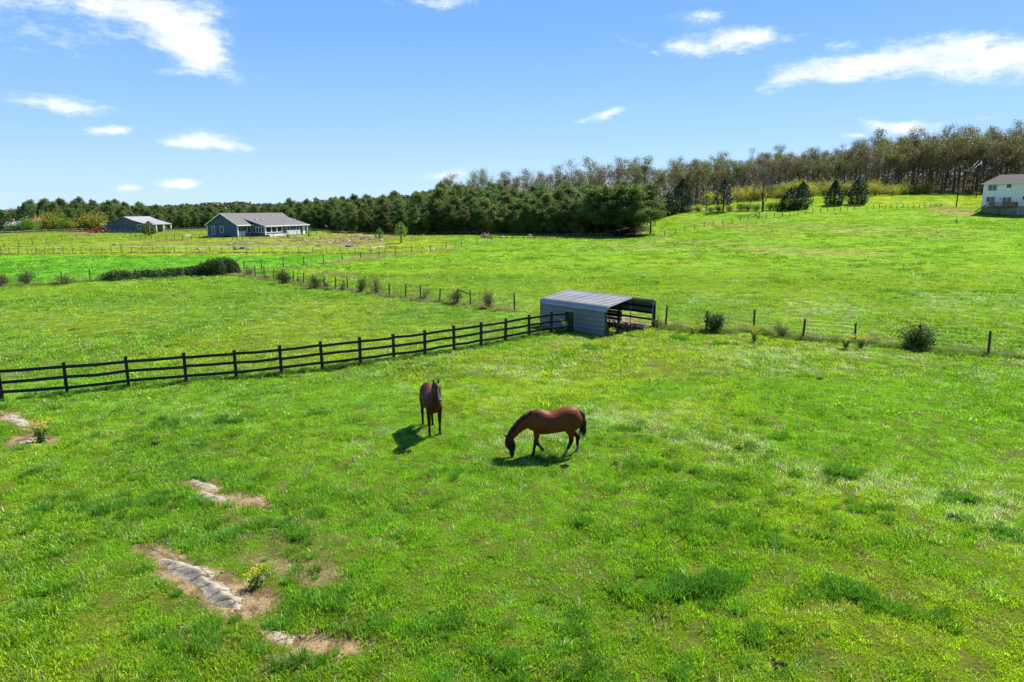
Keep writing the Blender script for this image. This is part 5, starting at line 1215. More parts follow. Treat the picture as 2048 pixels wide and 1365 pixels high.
# far left roofs
M['red_wall'] = mat_noise('red_wall', (.18, .06, .045), (.26, .10, .07), 3, .8, .2, .2)
def far_roof(px, Y, w, h, roofm, wallm, label, zlift=0):
    p = atY(px, Y); o = empty('far_house', (p.x, p.y, p.z - .2), R(10)); tag(o, label, 'house')
    gable_block(o, -w / 2, w / 2, 0, 6, 0, h, h + 1.6, M[wallm], M[roofm], oh=.3, trim=False)
    k = MB(); k.box((-w * .25, 3, h + 1.7), (.9, .9, 1.6)); k.build('chimney', M['red_roof'], o)
    for x in (-w * .28, w * .05, w * .3): frame_window(o, (x, 0, h * .62), .9, 1.1, (0, -1, 0))
far_roof(66, 255, 3.4, 3.0, 'red_roof', 'red_wall', 'red-roofed house half hidden by bushes at the far left')

far_roof(27, 262, 7, 1.6, 'galv', 'white_trim', 'low white-roofed building among bushes near the left edge')


# ---------------------------------------------------------------- tractor
def tractor():
    p = atY(200, 228); o = empty('red_tractor', p, R(200)); o.scale = (1.25,) * 3; tag(o, 'small red tractor with a pale canopy and front loader, parked by the barn', 'tractor')
    b = MB(); b.box((.95, 0, 1.0), (1.5, .62, .62)); b.box((1.72, 0, .95), (.12, .56, .5)); b.box((-.25, 0, .95), (1.1, .5, .35)); b.build('body', M['red_paint'], o)
    for s in (-1, 1):
        f = MB(); f.box((-.55, s * .62, 1.32), (1.15, .34, .08)); f.box((-1.1, s * .62, 1.1), (.08, .34, .45)); f.build('fender', M['red_paint'], o)
        for (x, r, w) in ((-.55, .68, .34), (1.35, .42, .24)):
            t = MB(); t.tube([(x, s * (.66 - w / 2), r), (x, s * (.66 - w / 2 + .03), r), (x, s * (.66 + w / 2 - .03), r), (x, s * (.66 + w / 2), r)], [r * .9, r, r, r * .9], 18); to = t.build('wheel', M['rubber'], o)
            h = MB(); h.tube([(x, s * (.67 + w / 2), r), (x, s * (.69 + w / 2), r)], r * .45, 12); h.build('rim', M['rope'], to)
        a = MB(); a.bar((.2, s * .5, 1.35), (1.7, s * .5, 1.15), .1, .14); a.bar((1.7, s * .5, 1.15), (2.35, s * .5, .35), .1, .14); a.build('loader_arm', M['red_paint'], o)
    k = MB(); k.prism([(2.2, -.8, .1), (2.75, -.8, .1), (2.35, -.8, .7), (2.2, -.8, .7)], (0, 1.6, 0)); k.build('bucket', M['red_paint'], o)
    k = MB(); k.box((-.55, 0, 1.25), (.5, .5, .12)); k.box((-.78, 0, 1.5), (.1, .5, .45)); k.build('seat', M['rubber'], o)
    k = MB(); k.tube([(.1, 0, 1.2), (-.12, 0, 1.6)], .025, 6); k.tube([(-.12, 0, 1.6), (-.14, 0, 1.63)], .2, 12); k.build('steering_wheel', M['rubber'], o)
    for s in (-.5, .5): k = MB(); k.bar((-1.0, s, 1.2), (-1.0, s, 2.3), .07, .07); k.build('roll_bar', M['rubber'], o)
    k = MB(); k.box((-.6, 0, 2.34), (1.5, 1.3, .09)); k.build('canopy', M['rope'], o)
tractor()
def implement(px, Y, rz, label):
    p = atY(px, Y); o = empty('farm_implement', p, rz); tag(o, label, 'farm implement')
    k = MB(); k.box((0, 0, .55), (2.0, .1, .12)); k.box((0, .8, .55), (2.0, .1, .12)); k.box((-.9, .4, .55), (.1, .8, .12)); k.box((.9, .4, .55), (.1, .8, .12)); k.bar((0, 0, .6), (0, -.9, .9), .1, .1); k.build('frame', M['red_paint'], o)
    for i in range(6): t = MB(); t.tube([(-.85 + i * .34, .1, .55), (-.85 + i * .34, -.15, .25), (-.85 + i * .34, .05, -.02)], .03, 5); t.build('tine', M['rubber'], o)
implement(219, 231, .2, 'red cultivator frame standing right of the tractor'); implement(189, 231, 1.2, 'low red implement standing left of the tractor')

# ---------------------------------------------------------------- road, utility poles, picnic table
def road():
    V = []; F = []; K = [(1250, 206, 3.4), (1300, 206, 3.4), (1340, 205, 3.2), (1380, 205, 3.0), (1410, 208, 3.0), (1440, 216, 3.0)]
    K = [(1240, 209), (1290, 208), (1330, 207), (1370, 209), (1400, 214), (1425, 224)]
    P = [atY(x, y) for x, y in K]; rows = []
    Q = []
    for a, b in zip(P, P[1:]):
        for i in range(8): Q.append(a.lerp(b, i / 8))
    for i, p in enumerate(Q):
        d = (Q[min(i + 1, len(Q) - 1)] - Q[max(i - 1, 0)]); n = Vector((-d.y, d.x)).normalized()
        for s in (-1.7, 0, 1.7): V.append((p.x + n.x * s, p.y + n.y * s, gz1(p.x + n.x * s, p.y + n.y * s) + .06))
    for i in range(len(Q) - 1):
        for j in range(2): F.append((i * 3 + j, i * 3 + j + 1, i * 3 + j + 4, i * 3 + j + 3))
    me = bpy.data.meshes.new('road'); me.from_pydata(V, [], F); me.materials.append(M['asphalt']); o = link_mesh('road', me); tag(o, kind='structure')
road()
def pole(px, Y, hpx, label):
    p = atY(px, Y); h = hpx * Y / FPX; o = empty('utility_pole', p); tag(o, label, 'utility pole')
    k = MB(); k.tube([(0, 0, -.5), (.05, 0, h * .5), (.02, 0, h)], [.17, .15, .12], 8); k.build('pole', M['bark_dark'], o)
    k = MB(); k.box((0, -.1, h - .9), (1.6, .1, .12)); k.build('crossarm', M['bark_dark'], o)
    k = MB(); k.tube([(.3, -.05, h - 2.2), (.3, -.05, h - 1.4)], .2, 10); k.build('transformer', M['galv'], o)
    return Vector((p.x, p.y, p.z + h - .9))
a = pole(1909, 197, 76, 'tall dark utility pole standing in the upper field left of the white house')
b = pole(1946, 226, 76, 'farther utility pole at the wood edge just left of the white house')
def wire(a, b, sag, label):
    a = Vector(a); b = Vector(b); k = MB(); k.tube([(a + (b - a) * t) - Vector((0, 0, 4 * sag * t * (1 - t))) - a for t in [i / 12 for i in range(13)]], .009, 4)
    o = k.build('power_line', M['galv']); o.location = a; tag(o, label, 'power line', 'power lines between the two poles')
wire(a + Vector((.6, 0, .1)), b + Vector((.6, 0, .1)), 1.2, 'thin pale power line strung between the two utility poles'); wire(a + Vector((-.6, 0, .1)), b + Vector((-.6, 0, .1)), 1.3, 'thin pale power line strung between the two utility poles')
def table():
    p = atY(1873, 199); o = empty('picnic_table', p, R(8)); tag(o, 'weathered picnic table on the pasture crest left of the utility pole', 'table')
    k = MB(); k.box((0, 0, .75), (2.2, .8, .06)); k.build('tabletop', M['post_grey'], o)
    for s in (-.75, .75): k = MB(); k.box((0, s, .45), (2.2, .28, .05)); k.build('bench', M['post_grey'], o)
    for x in (-.8, .8):
        k = MB(); k.bar((x, -.7, 0), (x, -.1, .72), .05, .1); k.bar((x, .7, 0), (x, .1, .72), .05, .1); k.box((x, 0, .40), (.05, 1.7, .1)); k.build('leg', M['post_grey'], o)
table()

# ---------------------------------------------------------------- rocks
def rock_mesh(name, seed, mat=None, sub=3, flat=.65, jag=.28):
    bm = bmesh.new(); bmesh.ops.create_icosphere(bm, subdivisions=sub, radius=1); g = np.random.default_rng(seed)
    pl = g.normal(0, 1, (9, 3)); pl /= np.linalg.norm(pl, axis=1)[:, None]; dd = g.uniform(.55, .85, 9)
    for v in bm.verts:
        c = np.array(v.co)
        for n_, d_ in zip(pl, dd):
            t = c @ n_
            if t > d_: c = c - n_ * (t - d_) * .9
        c = c * (1 + jag * (float(fbm(c[0] * 2 + seed, c[1] * 2 + c[2] * 1.7, 1.0, seed, 3)[()] if np.ndim(fbm(c[0], c[1], 1.0, seed, 1)) == 0 else fbm(np.array([c[0] * 2 + seed]), np.array([c[1] * 2 + c[2] * 1.7]), 1.0, seed, 3)[0]) - .5))
        v.co = (c[0], c[1], c[2] * flat)
    me = bpy.data.meshes.new(name); bm.to_mesh(me); bm.free(); me.materials.append(mat or M['rock']); return me
ROCKS = [rock_mesh('rock', 500 + i, M['rock'] if i % 3 else M['rock_dark']) for i in range(6)] if 'rock_dark' in M else None
M['rock_dark'] = mat_noise('rock_dark', (.06, .055, .05), (.20, .18, .16), 3, .9, .8, .3, bdist=.08)
M['rock_red'] = mat_noise('rock_red', (.22, .12, .09), (.42, .30, .24), 3, .9, .8, .3, bdist=.08)
ROCKS = [rock_mesh('rock', 500 + i, M[['rock', 'rock_dark', 'rock_red', 'rock', 'rock_dark', 'rock']][i]) if False else rock_mesh('rock', 500 + i, M[['rock', 'rock_dark', 'rock_red', 'rock', 'rock_dark', 'rock'][i]]) for i in range(6)]
def rock(px, py, wpx, label, group=None, m=None, hk=1.0, Y=None):
    p = atY(px, Y) if Y else at(px, py); s = wpx * .5 * math.hypot(p.y, 7) / FPX
    o = link_mesh('rock', ROCKS[random.randrange(6) if m is None else m]); o.location = p + Vector((0, 0, s * .12)); o.scale = (s, s * random.uniform(.7, 1.1), s * .95 * hk)
    o.rotation_euler = (random.uniform(-.2, .2), random.uniform(-.2, .2), random.uniform(0, 6.28)); tag(o, label, 'rock', group); return o
for (px, py, w, lb, m, hk) in [(229, 492, 11, 'dark boulder alone on the left lawn above the taped fence', 1, 1), (472, 500, 13, 'left one of two dark boulders behind the taped fence', 1, 1.1), (486, 499, 15, 'right one of two dark boulders behind the taped fence', 1, 1.2), (499, 500, 10, 'low pale rock right of the two dark boulders', 0, .6),
        (592, 476, 9, 'dark rock on the slope in front of the porch railing', 1, 1), (560, 481, 8, 'flat pale rock left of the rock in front of the railing', 0, .5), (637, 494, 15, 'wide dark rock above the taped fence, right of the house', 1, .7), (603, 492, 9, 'flat rock left of the wide dark rock', 0, .5), (763, 482, 11, 'pale boulder left of the young tree', 0, .9),
        (761, 497, 15, 'largest pale reddish boulder below the young tree', 2, .9), (743, 502, 10, 'small dark rock beside a fence post, left of the large pale boulder', 1, .7), (700, 494, 22, 'long low dark rock heap in the middle of the rocky slope', 1, .6), (718, 497, 8, 'small rock right of the long dark heap', 0, .8), (688, 483, 9, 'dark rock left above the long heap', 1, 1), (742, 480, 10, 'rough brown rock above the slope, left of the pale boulder', 2, .9),
        (737, 487, 7, 'small pale rock below the rough brown one', 0, .7), (845, 497, 7, 'dark upright rock right of the wooden fence brace', 1, 1.1), (866, 499, 12, 'flat grey rock between two dark fence posts', 0, .4), (893, 492, 10, 'flat pale rock beside a fence post, left of a darker one', 0, .4), (923, 487, 11, 'grey rock at a fence post near the timber pile', 0, .8),
        (1007, 477, 11, 'whitish boulder right of the timber pile', 0, 1), (1060, 473, 12, 'pale yellow boulder in front of the dark rail fence', 0, 1.1), (846, 472, 8, 'rock under the pines right of the young tree', 0, .8), (823, 477, 9, 'dark mossy rock just right of the young tree', 1, .8), (385, 472, 10, 'dark rock beside a pale flat stone left of the grey-blue house', 1, .8), (376, 473, 18, 'pale flat stone left of the grey-blue house', 0, .3), (150, 473, 8, 'pale flat stone on the lawn below the tractor', 0, .4), (398, 499, 16, 'low pale rock just behind the taped fence, left of the dark boulders', 0, .35), (484, 536, 7, 'small rock where the dark post fence starts', 0, .8), (596, 532, 8, 'brown rock under the climbing dark post fence', 2, .8)]:
    rock(px, py, w, lb, None, m, hk)
for i in range(58):
    t = random.random(); rock(455 + 70 * t + random.gauss(0, 2), 491 - 7 * t + random.gauss(0, 1.2), random.uniform(3, 7), 'broken stone in the long rubble heap in front of the grey-blue house', 'rubble heap stones in front of the house')
for i in range(22): rock(random.gauss(557, 14), random.gauss(489, 2.4), random.uniform(3, 6), 'broken stone scattered below the porch railing of the house', 'stones scattered below the porch')
for i in range(46): rock(random.uniform(600, 700), random.gauss(484 - 0, 3.2), random.uniform(3, 8), 'reddish rubble stone on the rocky slope right of the house', 'rubble stones on the slope')
for i in range(34): rock(random.gauss(725, 22), random.gauss(475, 2.0), random.uniform(3, 9), 'grey stone in the heap by the foot of the pines, left of the young trees', 'stone heap by the pines')
for i in range(30): t = random.random(); rock(490 + 330 * t, 546 - 37 * t ** 1.15 + random.gauss(.8, .5), random.uniform(2.5, 5), 'fieldstone lying along the foot of the climbing dark post fence', 'fieldstones under the dark post fence')
def timber_pile():
    p = at(970, 477); o = empty('timber_pile', p); tag(o, 'heap of broken pale timber at the foot of the pine wood', 'timber pile'); g = random.Random(4)
    for i in range(36):
        a = g.uniform(0, 6.28); q = g.uniform(0, 1.5); c = Vector((q * math.cos(a) * 1.2, q * math.sin(a) * .8, g.uniform(.1, 1.15) * (1 - q / 2.2)))
        d = Vector((g.gauss(0, 1), g.gauss(0, 1), g.gauss(0, .45))).normalized() * g.uniform(.5, 1.1); k = MB(); k.bar(c - d, c + d, g.uniform(.08, .2), g.uniform(.04, .1)); k.build('plank', M['pale_wood'], o)
M['pale_wood'] = mat_noise('pale_wood', (.24, .14, .09), (.48, .34, .24), 6, .9, .3, .2)
timber_pile()

# bare bedrock in the near pasture
def bedrock(name, poly, h, label, seed):
    P = [at(x, y) for x, y in poly]; c = sum(P, Vector()) / len(P)
    xs_ = [q.x for q in P]; ys_ = [q.y for q in P]; n = 90
    X, Y = np.meshgrid(np.linspace(min(xs_) - .15, max(xs_) + .15, n), np.linspace(min(ys_) - .15, max(ys_) + .15, n), indexing='ij')
    w = (fbm(X, Y, .35, seed, 4) - .5) * .10; poly2 = [(q.x, q.y) for q in P]
    ins = inpoly(X + w, Y + w * .8, poly2)
    # distance to outline
    D = np.full(X.shape, 9.0)
    for i in range(len(poly2)):
        a = np.array(poly2[i]); b = np.array(poly2[(i + 1) % len(poly2)]); ab = b - a; t = np.clip(((X + w - a[0]) * ab[0] + (Y + w * .8 - a[1]) * ab[1]) / (ab @ ab + 1e-9), 0, 1)
        D = np.minimum(D, np.hypot(X + w - a[0] - ab[0] * t, Y + w * .8 - a[1] - ab[1] * t))
    s = np.where(ins, sstep(-.02, .26, D), -sstep(0, .12, D))
    rough = (fbm(X, Y, .5, seed + 3, 6, .7) - .5) * .07 + np.abs(fbm(X + .4 * Y, Y * 2.2, .45, seed + 7, 4) - .5) * -.09
    Z = gz(X.ravel(), Y.ravel()).reshape(X.shape) - .06 + np.where(ins, h * s + rough * s, s * .08) + .052
    V = np.stack([X - c.x, Y - c.y, Z - c.z], -1).reshape(-1, 3); i, j = np.meshgrid(np.arange(n - 1), np.arange(n - 1), indexing='ij')
    F = np.stack([i * n + j, (i + 1) * n + j, (i + 1) * n + j + 1, i * n + j + 1], -1).reshape(-1, 4)
    keep = (s.ravel()[F] > -.8).any(1); F = F[keep]
    u, inv = np.unique(F.ravel(), return_inverse=True); V = V[u]; F = inv.reshape(F.shape)
    # a skirt gives the slab its thickness in the ground
    me = np_mesh('bedrock', V, F, M['bedrock'], False); bm = bmesh.new(); bm.from_mesh(me); e = [x for x in bm.edges if x.is_boundary]
    r = bmesh.ops.extrude_edge_only(bm, edges=e)
    for v in [x for x in r['geom'] if isinstance(x, bmesh.types.BMVert)]: v.co.z -= .2
    bm.to_mesh(me); bm.free()
    o = link_mesh(name, me); o.location = c; tag(o, label, 'rock'); return o
def z5(l): return [(260 + a / 3.212, 940 + b / 3.212) for a, b in l]
bedrock('rock_outcrop', z5([(188, 590), (205, 562), (270, 572), (370, 602), (470, 632), (538, 668), (522, 705), (600, 722), (650, 760), (690, 805), (760, 825), (715, 850), (705, 895), (640, 880), (560, 862), (495, 815), (430, 742), (330, 700), (255, 650)]), .14, 'long pale grey rock slab lying bare in the near grass, lower left', 3)
bedrock('rock_outcrop', z5([(425, 160), (470, 138), (540, 152), (600, 170), (628, 190), (590, 200), (520, 190), (440, 184)]), .10, 'thin pale rock strip beside brown soil, above the long slab', 11)
bedrock('rock_outcrop', z5([(365, 60), (410, 56), (450, 70), (545, 96), (550, 118), (500, 122), (440, 108), (400, 80)]), .07, 'flat brownish rock at the upper end of the soil patch', 17)
bedrock('rock_outcrop', z5([(875, 1035), (930, 1022), (1000, 1036), (1060, 1060), (1040, 1110), (960, 1095), (905, 1075)]), .07, 'small pale rock in the lowest brown soil patch', 23)
bedrock('rock_outcrop', [(2, 838), (20, 828), (44, 832), (60, 848), (48, 854), (24, 848)], .07, 'pale sandy rock at the left edge, upper of the pair', 29)
bedrock('rock_outcrop', [(38, 884), (60, 880), (84, 888), (78, 896), (48, 896)], .06, 'pale grey rock at the left edge, under the yellow weed', 31)
def stones(n, boxes):
    for i in range(n):
        cx, cy, a, b = random.choice(boxes); px = random.gauss(cx, a); py = random.gauss(cy, b); p = at(px, py); s = random.uniform(.015, .05)
        o = link_mesh('pebble', ROCKS[2]); o.location = p + Vector((0, 0, s * .2)); o.scale = (s, s * .8, s * .6); o.rotation_euler.z = random.uniform(0, 6)
        tag(o, 'small stone lying in the bare brown soil of the near pasture', 'stone', 'small stones in the bare soil')
stones(24, [(470, 1000, 40, 8), (480, 1190, 40, 18), (600, 1280, 35, 12), (330, 1100, 30, 12), (580, 1120, 60, 20)])
# droppings in the grass
for i, (px, py) in enumerate([(228, 826), (310, 890), (388, 892), (1480, 897), (1232, 930), (1556, 1334), (1908, 1037), (1640, 760), (1130, 936)]):
    p = at(px, py); mb = MB(); g = random.Random(i)
    for k in range(14): a = g.uniform(0, 6.28); q = g.uniform(0, .16); z = .03 + .05 * (1 - q / .16); mb.tube([(q * math.cos(a) - .02, q * math.sin(a), z - .025), (q * math.cos(a), q * math.sin(a), z + .0), (q * math.cos(a) + .02, q * math.sin(a), z + .025)], [.02, .035, .015], 6)
    o = mb.build('dung_pile', M['dung']) if 'dung' in M else None
    if o is None:
        M['dung'] = mat_noise('dung', (.03, .022, .012), (.07, .05, .025), 20, .9, .4, .2); o = mb.build('dung_pile', M['dung'])
    o.location = p; tag(o, 'small dark pile of horse droppings in the grass', 'dung', 'horse droppings in the pasture')

# ---------------------------------------------------------------- horses
def ring_tube(mb, rings, n=16):
    """rings: (centre, r_side, r_dir, side vector, dir vector) -> closed lofted tube with elliptical sections"""
    b = len(mb.v)
    for (c, rs, rd, s, d) in rings:
        for k in range(n):
            t = 2 * math.pi * k / n; mb.v.append(tuple(c + s * (rs * math.cos(t)) + d * (rd * math.sin(t))))
    for i in range(len(rings) - 1):
        for k in range(n): mb.f.append((b + i * n + k, b + i * n + (k + 1) % n, b + (i + 1) * n + (k + 1) % n, b + (i + 1) * n + k)); mb.m.append(0)
    mb.f.append(tuple(b + k for k in reversed(range(n)))); mb.f.append(tuple(b + (len(rings) - 1) * n + k for k in range(n))); mb.m += [0, 0]
def chain(mb, pts, side=(0, 1, 0), n=14, sub=4):
    """pts: (x, y, z, r_side, r_perp); smooth interpolation"""
    P = np.array(pts, float); m = len(P); T = np.arange(m); q = np.linspace(0, m - 1, (m - 1) * sub + 1); Q = np.zeros((len(q), 5))
    for k in range(5):
        for i, t in enumerate(q):
            j = min(int(t), m - 2); f = t - j; p0 = P[max(j - 1, 0), k]; p1 = P[j, k]; p2 = P[j + 1, k]; p3 = P[min(j + 2, m - 1), k]
            Q[i, k] = .5 * ((2 * p1) + (-p0 + p2) * f + (2 * p0 - 5 * p1 + 4 * p2 - p3) * f * f + (-p0 + 3 * p1 - 3 * p2 + p3) * f ** 3)
    S = Vector(side).normalized(); R_ = []
    for i in range(len(Q)):
        d = Vector(Q[min(i + 1, len(Q) - 1), :3] - Q[max(i - 1, 0), :3]); d.normalize(); s = (S - d * S.dot(d)).normalized(); u = d.cross(s)
        R_.append((Vector(Q[i, :3]), max(Q[i, 3], .004), max(Q[i, 4], .004), s, u))
    ring_tube(mb, R_, n)
def horse(name, label, loc, rz, neck, head, ears, legs, coat, white, mane_pts, tail_pts, scale=1.0, headside=(0, 1, 0)):
    mb = MB()
    chain(mb, [(-.98, 0, 1.24, .05, .08), (-.93, 0, 1.22, .15, .24), (-.80, 0, 1.20, .24, .36), (-.62, 0, 1.20, .30, .41), (-.40, 0, 1.19, .30, .405), (-.15, 0, 1.145, .315, .375), (.10, 0, 1.11, .325, .375), (.32, 0, 1.13, .30, .40), (.50, 0, 1.17, .255, .41), (.66, 0, 1.14, .215, .34), (.78, 0, 1.09, .17, .23), (.84, 0, 1.07, .08, .10)], n=20)
    chain(mb, neck, n=16); chain(mb, head, side=headside, n=16)
    for e in ears: chain(mb, e, side=headside, n=8, sub=3)
    for l in legs: chain(mb, l, n=12)
    me = mb.mesh('horse_src', coat); t = link_mesh('horse_src', me)
    rm = t.modifiers.new('r', 'REMESH'); rm.mode = 'VOXEL'; rm.voxel_size = .014; rm.use_smooth_shade = True
    sm = t.modifiers.new('s', 'SMOOTH'); sm.factor = .5; sm.iterations = 7
    dg = bpy.context.evaluated_depsgraph_get(); me2 = bpy.data.meshes.new_from_object(t.evaluated_get(dg)); me2.name = 'horse_body'
    bpy.data.objects.remove(t); me2.materials.clear(); me2.materials.append(coat)
    me2.polygons.foreach_set('use_smooth', np.ones(len(me2.polygons), bool))
    n = len(me2.vertices); co = np.empty(n * 3, np.float32); me2.vertices.foreach_get('co', co); co = co.reshape(-1, 3)
    base = np.zeros((n, 4)); base[:, 3] = 1
    wm = white(co); dark = np.clip(1 - sstep(.45, .85, co[:, 2]), 0, 1) * .55; hoof = 1 - sstep(.05, .07, co[:, 2])
    col = np.zeros((n, 3)) + np.array((.15, .036, .008) if 'graz' in label else (.068, .019, .006)); col = lerp(col, (.010, .0055, .004), dark * 1.6)     # bay legs
    if 'graz' in label: col = lerp(col, (.03, .012, .006), sstep(1.25, 1.42, co[:, 0]) * .9)
    col = lerp(col, (.50, .43, .36) if 'blaze' in label else (.30, .22, .16), wm); col = lerp(col, (.07, .055, .045), hoof * (1 if True else 0) * (co[:, 2] < .075)); base[:, :3] = col
    a = me2.color_attributes.new('coat', 'FLOAT_COLOR', 'POINT'); a.data.foreach_set('color', base.astype(np.float32).ravel())
    o = empty(name, loc, rz); o.scale = (scale,) * 3; tag(o, label, 'horse'); b = link_mesh('body', me2, o)
    # mane and tail: many tapered locks
    def locks(nm, roots, fall, nl, spread, seed, w=.03):
        g = random.Random(seed); k = MB()
        for i in range(nl):
            t_ = g.random() * (len(roots) - 1); j = int(t_); f = t_ - j; p = Vector(roots[j]).lerp(Vector(roots[min(j + 1, len(roots) - 1)]), f)
            F_ = [Vector(v) for v in fall]; L = g.uniform(.7, 1.1); P = [p + Vector((g.gauss(0, spread * .3), g.gauss(0, spread * .3), 0))]
            for v in F_: P.append(P[-1] + v * L + Vector((g.gauss(0, spread), g.gauss(0, spread), g.gauss(0, spread * .4))))
            k.tube(P, [w] + [w * .9] * (len(P) - 2) + [w * .2], 5)
        return k.build(nm, M['horse_hair'], o, True)
    locks('mane', mane_pts[0], mane_pts[1], mane_pts[2], .012, 3, .022); locks('tail', tail_pts[0], tail_pts[1], 46, .022, 4, .022)
    if len(mane_pts) > 3: locks('forelock', mane_pts[3], mane_pts[4], 8, .008, 6, .014)
    return o
def coat_mat():
    m, nt = newmat('horse_coat'); a = N(nt, 'ShaderNodeAttribute', attribute_name='coat'); tcn = N(nt, 'ShaderNodeTexCoord'); n = N(nt, 'ShaderNodeTexNoise'); n.inputs['Scale'].default_value = 5; n.inputs['Detail'].default_value = 4
    nt.links.new(tcn.outputs['Object'], n.inputs['Vector']); v = ramp(nt, n.outputs[0], [(.3, (.75, .72, .7)), (.7, (1.2, 1.2, 1.2))]); mx = N(nt, 'ShaderNodeMix', data_type='RGBA', blend_type='MULTIPLY'); mx.inputs[0].default_value = 1
    nt.links.new(a.outputs['Color'], mx.inputs[6]); nt.links.new(v, mx.inputs[7]); p = N(nt, 'ShaderNodeBsdfPrincipled'); p.inputs['Roughness'].default_value = .55; p.inputs['Specular IOR Level'].default_value = .16
    nt.links.new(mx.outputs[2], p.inputs['Base Color']); o = N(nt, 'ShaderNodeOutputMaterial'); nt.links.new(p.outputs[0], o.inputs[0]); return m
COAT = coat_mat(); M['horse_hair'] = mat_noise('horse_hair', (.010, .005, .004), (.035, .014, .007), 12, .6, .2, .35, (4, 4, .5))
M['horse_eye'] = mat_noise('horse_eye', (.004, .003, .003), (.01, .008, .006), 4, .1, 0, .7)
def fore(y, foot_x, knee=None, lift=0):
    s = 1 if y > 0 else -1; kx = (.50 + foot_x) / 2 if knee is None else knee
    return [(.52, y * .75, 1.22, .10, .16), (.55, y, 1.02, .095, .14), (.52, y * 1.05, .84, .08, .10), (.50 + (kx - .5) * .6, y, .64, .068, .080), (kx, y * .98, .46, .058, .062), (kx + (foot_x - kx) * .45, y * .97, .31, .042, .047), (foot_x - .03, y * .97, .155, .047, .053), (foot_x, y * .97, .095, .042, .046), (foot_x + .025, y * .97, .055, .048, .056), (foot_x + .035, y * .97, .0, .055, .068)]
def hind(y, foot_x, hock=None):
    hx = foot_x - .05 if hock is None else hock
    return [(-.62, y * .7, 1.25, .16, .26), (-.60, y * .95, 1.04, .15, .25), (-.55, y * 1.1, .86, .11, .17), ((-.55 + hx) / 2 - .02, y * 1.05, .69, .07, .095), (hx - .01, y, .53, .062, .080), (hx + .01, y * .98, .44, .054, .068), (hx + (foot_x - hx) * .4, y * .97, .30, .043, .052), (foot_x - .03, y * .97, .16, .049, .055), (foot_x, y * .97, .10, .043, .048), (foot_x + .025, y * .97, .055, .05, .056), (foot_x + .035, y * .97, .0, .056, .068)]
# grazing horse
p = at(1104, 911)
g_neck = [(.58, 0, 1.24, .18, .33), (.78, 0, 1.20, .155, .275), (.98, 0, 1.10, .12, .215), (1.15, 0, .95, .10, .18), (1.29, 0, .79, .092, .155), (1.40, 0, .64, .085, .125)]
g_head = [(1.45, 0, .70, .06, .07), (1.42, 0, .62, .092, .125), (1.375, 0, .50, .100, .17), (1.335, 0, .38, .088, .155), (1.315, 0, .27, .066, .105), (1.305, 0, .17, .056, .078), (1.30, 0, .09, .062, .075), (1.30, 0, .035, .052, .05)]
g_ears = [[(1.46, s * .055, .70, .035, .03), (1.52, s * .075, .735, .034, .02), (1.60, s * .085, .765, .010, .008)] for s in (1, -1)]
def g_white(c): return np.clip(((1 - sstep(.235, .27, c[:, 2])) * (c[:, 0] < -.1)) * (c[:, 2] > .06), 0, 1)
hz = horse('horse', 'chestnut horse grazing side-on with its head down and white hind socks', p, math.pi + R(9), g_neck, g_head, g_ears,
      [fore(.14, .66, .58), fore(-.14, .30, .48), hind(.15, -.40, -.58), hind(-.15, -.86, -.88)], COAT, g_white,
      [[(.66, .03, 1.56), (.9, .03, 1.43), (1.12, .03, 1.19), (1.30, .03, .97), (1.45, .02, .74)], [(.03, .06, -.05), (.0, .03, -.09)], 90],
      [[(-.90, 0, 1.46), (-.95, 0, 1.38)], [(-.075, 0, -.10), (-.02, 0, -.24), (.015, 0, -.26), (.03, 0, -.22)]])
def eyes(o, pts):
    for q in pts:
        bm = bmesh.new(); bmesh.ops.create_icosphere(bm, subdivisions=2, radius=.024); me = bpy.data.meshes.new('eye'); bm.to_mesh(me); bm.free(); me.materials.append(M['horse_eye']); e = link_mesh('eye', me, o); e.location = q
hz.scale = (.96,) * 3
eyes(hz, [(1.44, .085, .50), (1.44, -.085, .50)])
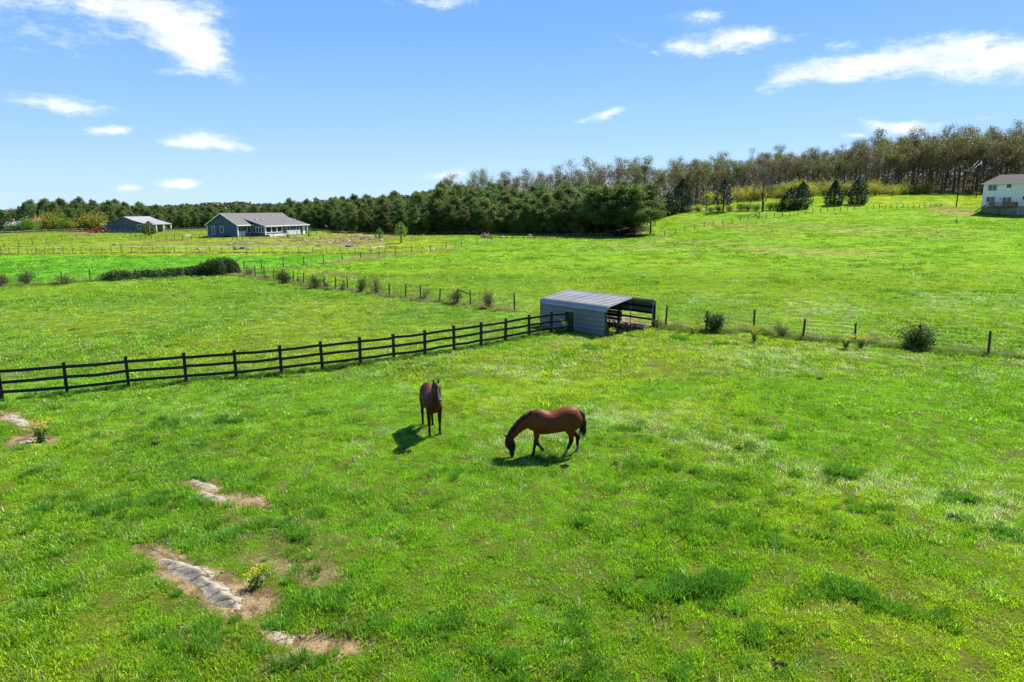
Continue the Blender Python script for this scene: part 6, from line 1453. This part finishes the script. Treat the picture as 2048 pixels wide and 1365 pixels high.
# standing horse looking at the camera
_f = at(870, 871); p = Vector((_f.x - math.cos(R(-72)) * .55, _f.y - math.sin(R(-72)) * .55, 0)); p.z = gz1(p.x, p.y)
s_neck = [(.56, 0, 1.28, .18, .31), (.68, .0, 1.42, .15, .25), (.78, .005, 1.59, .115, .19), (.85, .01, 1.74, .095, .15), (.89, .015, 1.85, .08, .115)]
s_head = [(.87, .015, 1.89, .055, .05), (.92, .02, 1.865, .088, .095), (.985, .03, 1.78, .100, .13), (1.045, .04, 1.68, .088, .12), (1.10, .05, 1.57, .066, .09), (1.145, .058, 1.48, .054, .068), (1.175, .063, 1.41, .058, .062), (1.19, .066, 1.37, .046, .04)]
s_head = [(x, y, z, a * 1.22, b * 1.15) for x, y, z, a, b in s_head]; s_neck = s_neck[:2] + [(x, y, z, a * 1.15, b * 1.1) for x, y, z, a, b in s_neck[2:]]
s_ears = [[(.87, .015 + s * .06, 1.90, .042, .036), (.87, .015 + s * .086, 1.99, .042, .028), (.88, .015 + s * .092, 2.09, .012, .010)] for s in (1, -1)]
def s_white(c):
    t = np.clip((c[:, 2] - 1.40) / .42, 0, 1); cy = .065 - .045 * t; w = .043 - .029 * t
    lat = 1 - sstep(w * .8, w * 1.1, np.abs(c[:, 1] - cy)); fr = c[:, 0] > (1.20 - .25 * t) - .02
    return np.clip(lat * fr * (c[:, 2] > 1.43) * (c[:, 2] < 1.83) * (c[:, 0] > .90), 0, 1)
hs = horse('horse', 'dark bay horse with a white blaze standing head-on and looking at the camera', p, R(-72), s_neck, s_head, s_ears,
      [fore(.19, .56), fore(-.19, .57), hind(.16, -.60, -.70), hind(-.17, -.78, -.84)], COAT, s_white,
      [[(.56, .0, 1.62), (.66, .0, 1.72), (.74, .0, 1.84), (.83, .01, 1.94)], [(-.02, -.06, -.02), (0, -.03, -.10)], 60, [(.88, .01, 1.96), (.90, .03, 1.95)], [(.06, 0, -.03), (.035, 0, -.07)]],
      [[(-.90, 0, 1.46), (-.95, 0, 1.38)], [(-.075, 0, -.10), (-.02, 0, -.24), (.015, 0, -.26), (.03, 0, -.22)]])
hs.scale = (.96,) * 3
eyes(hs, [(1.03, .135, 1.76), (1.015, -.085, 1.76)])

finish_grass()
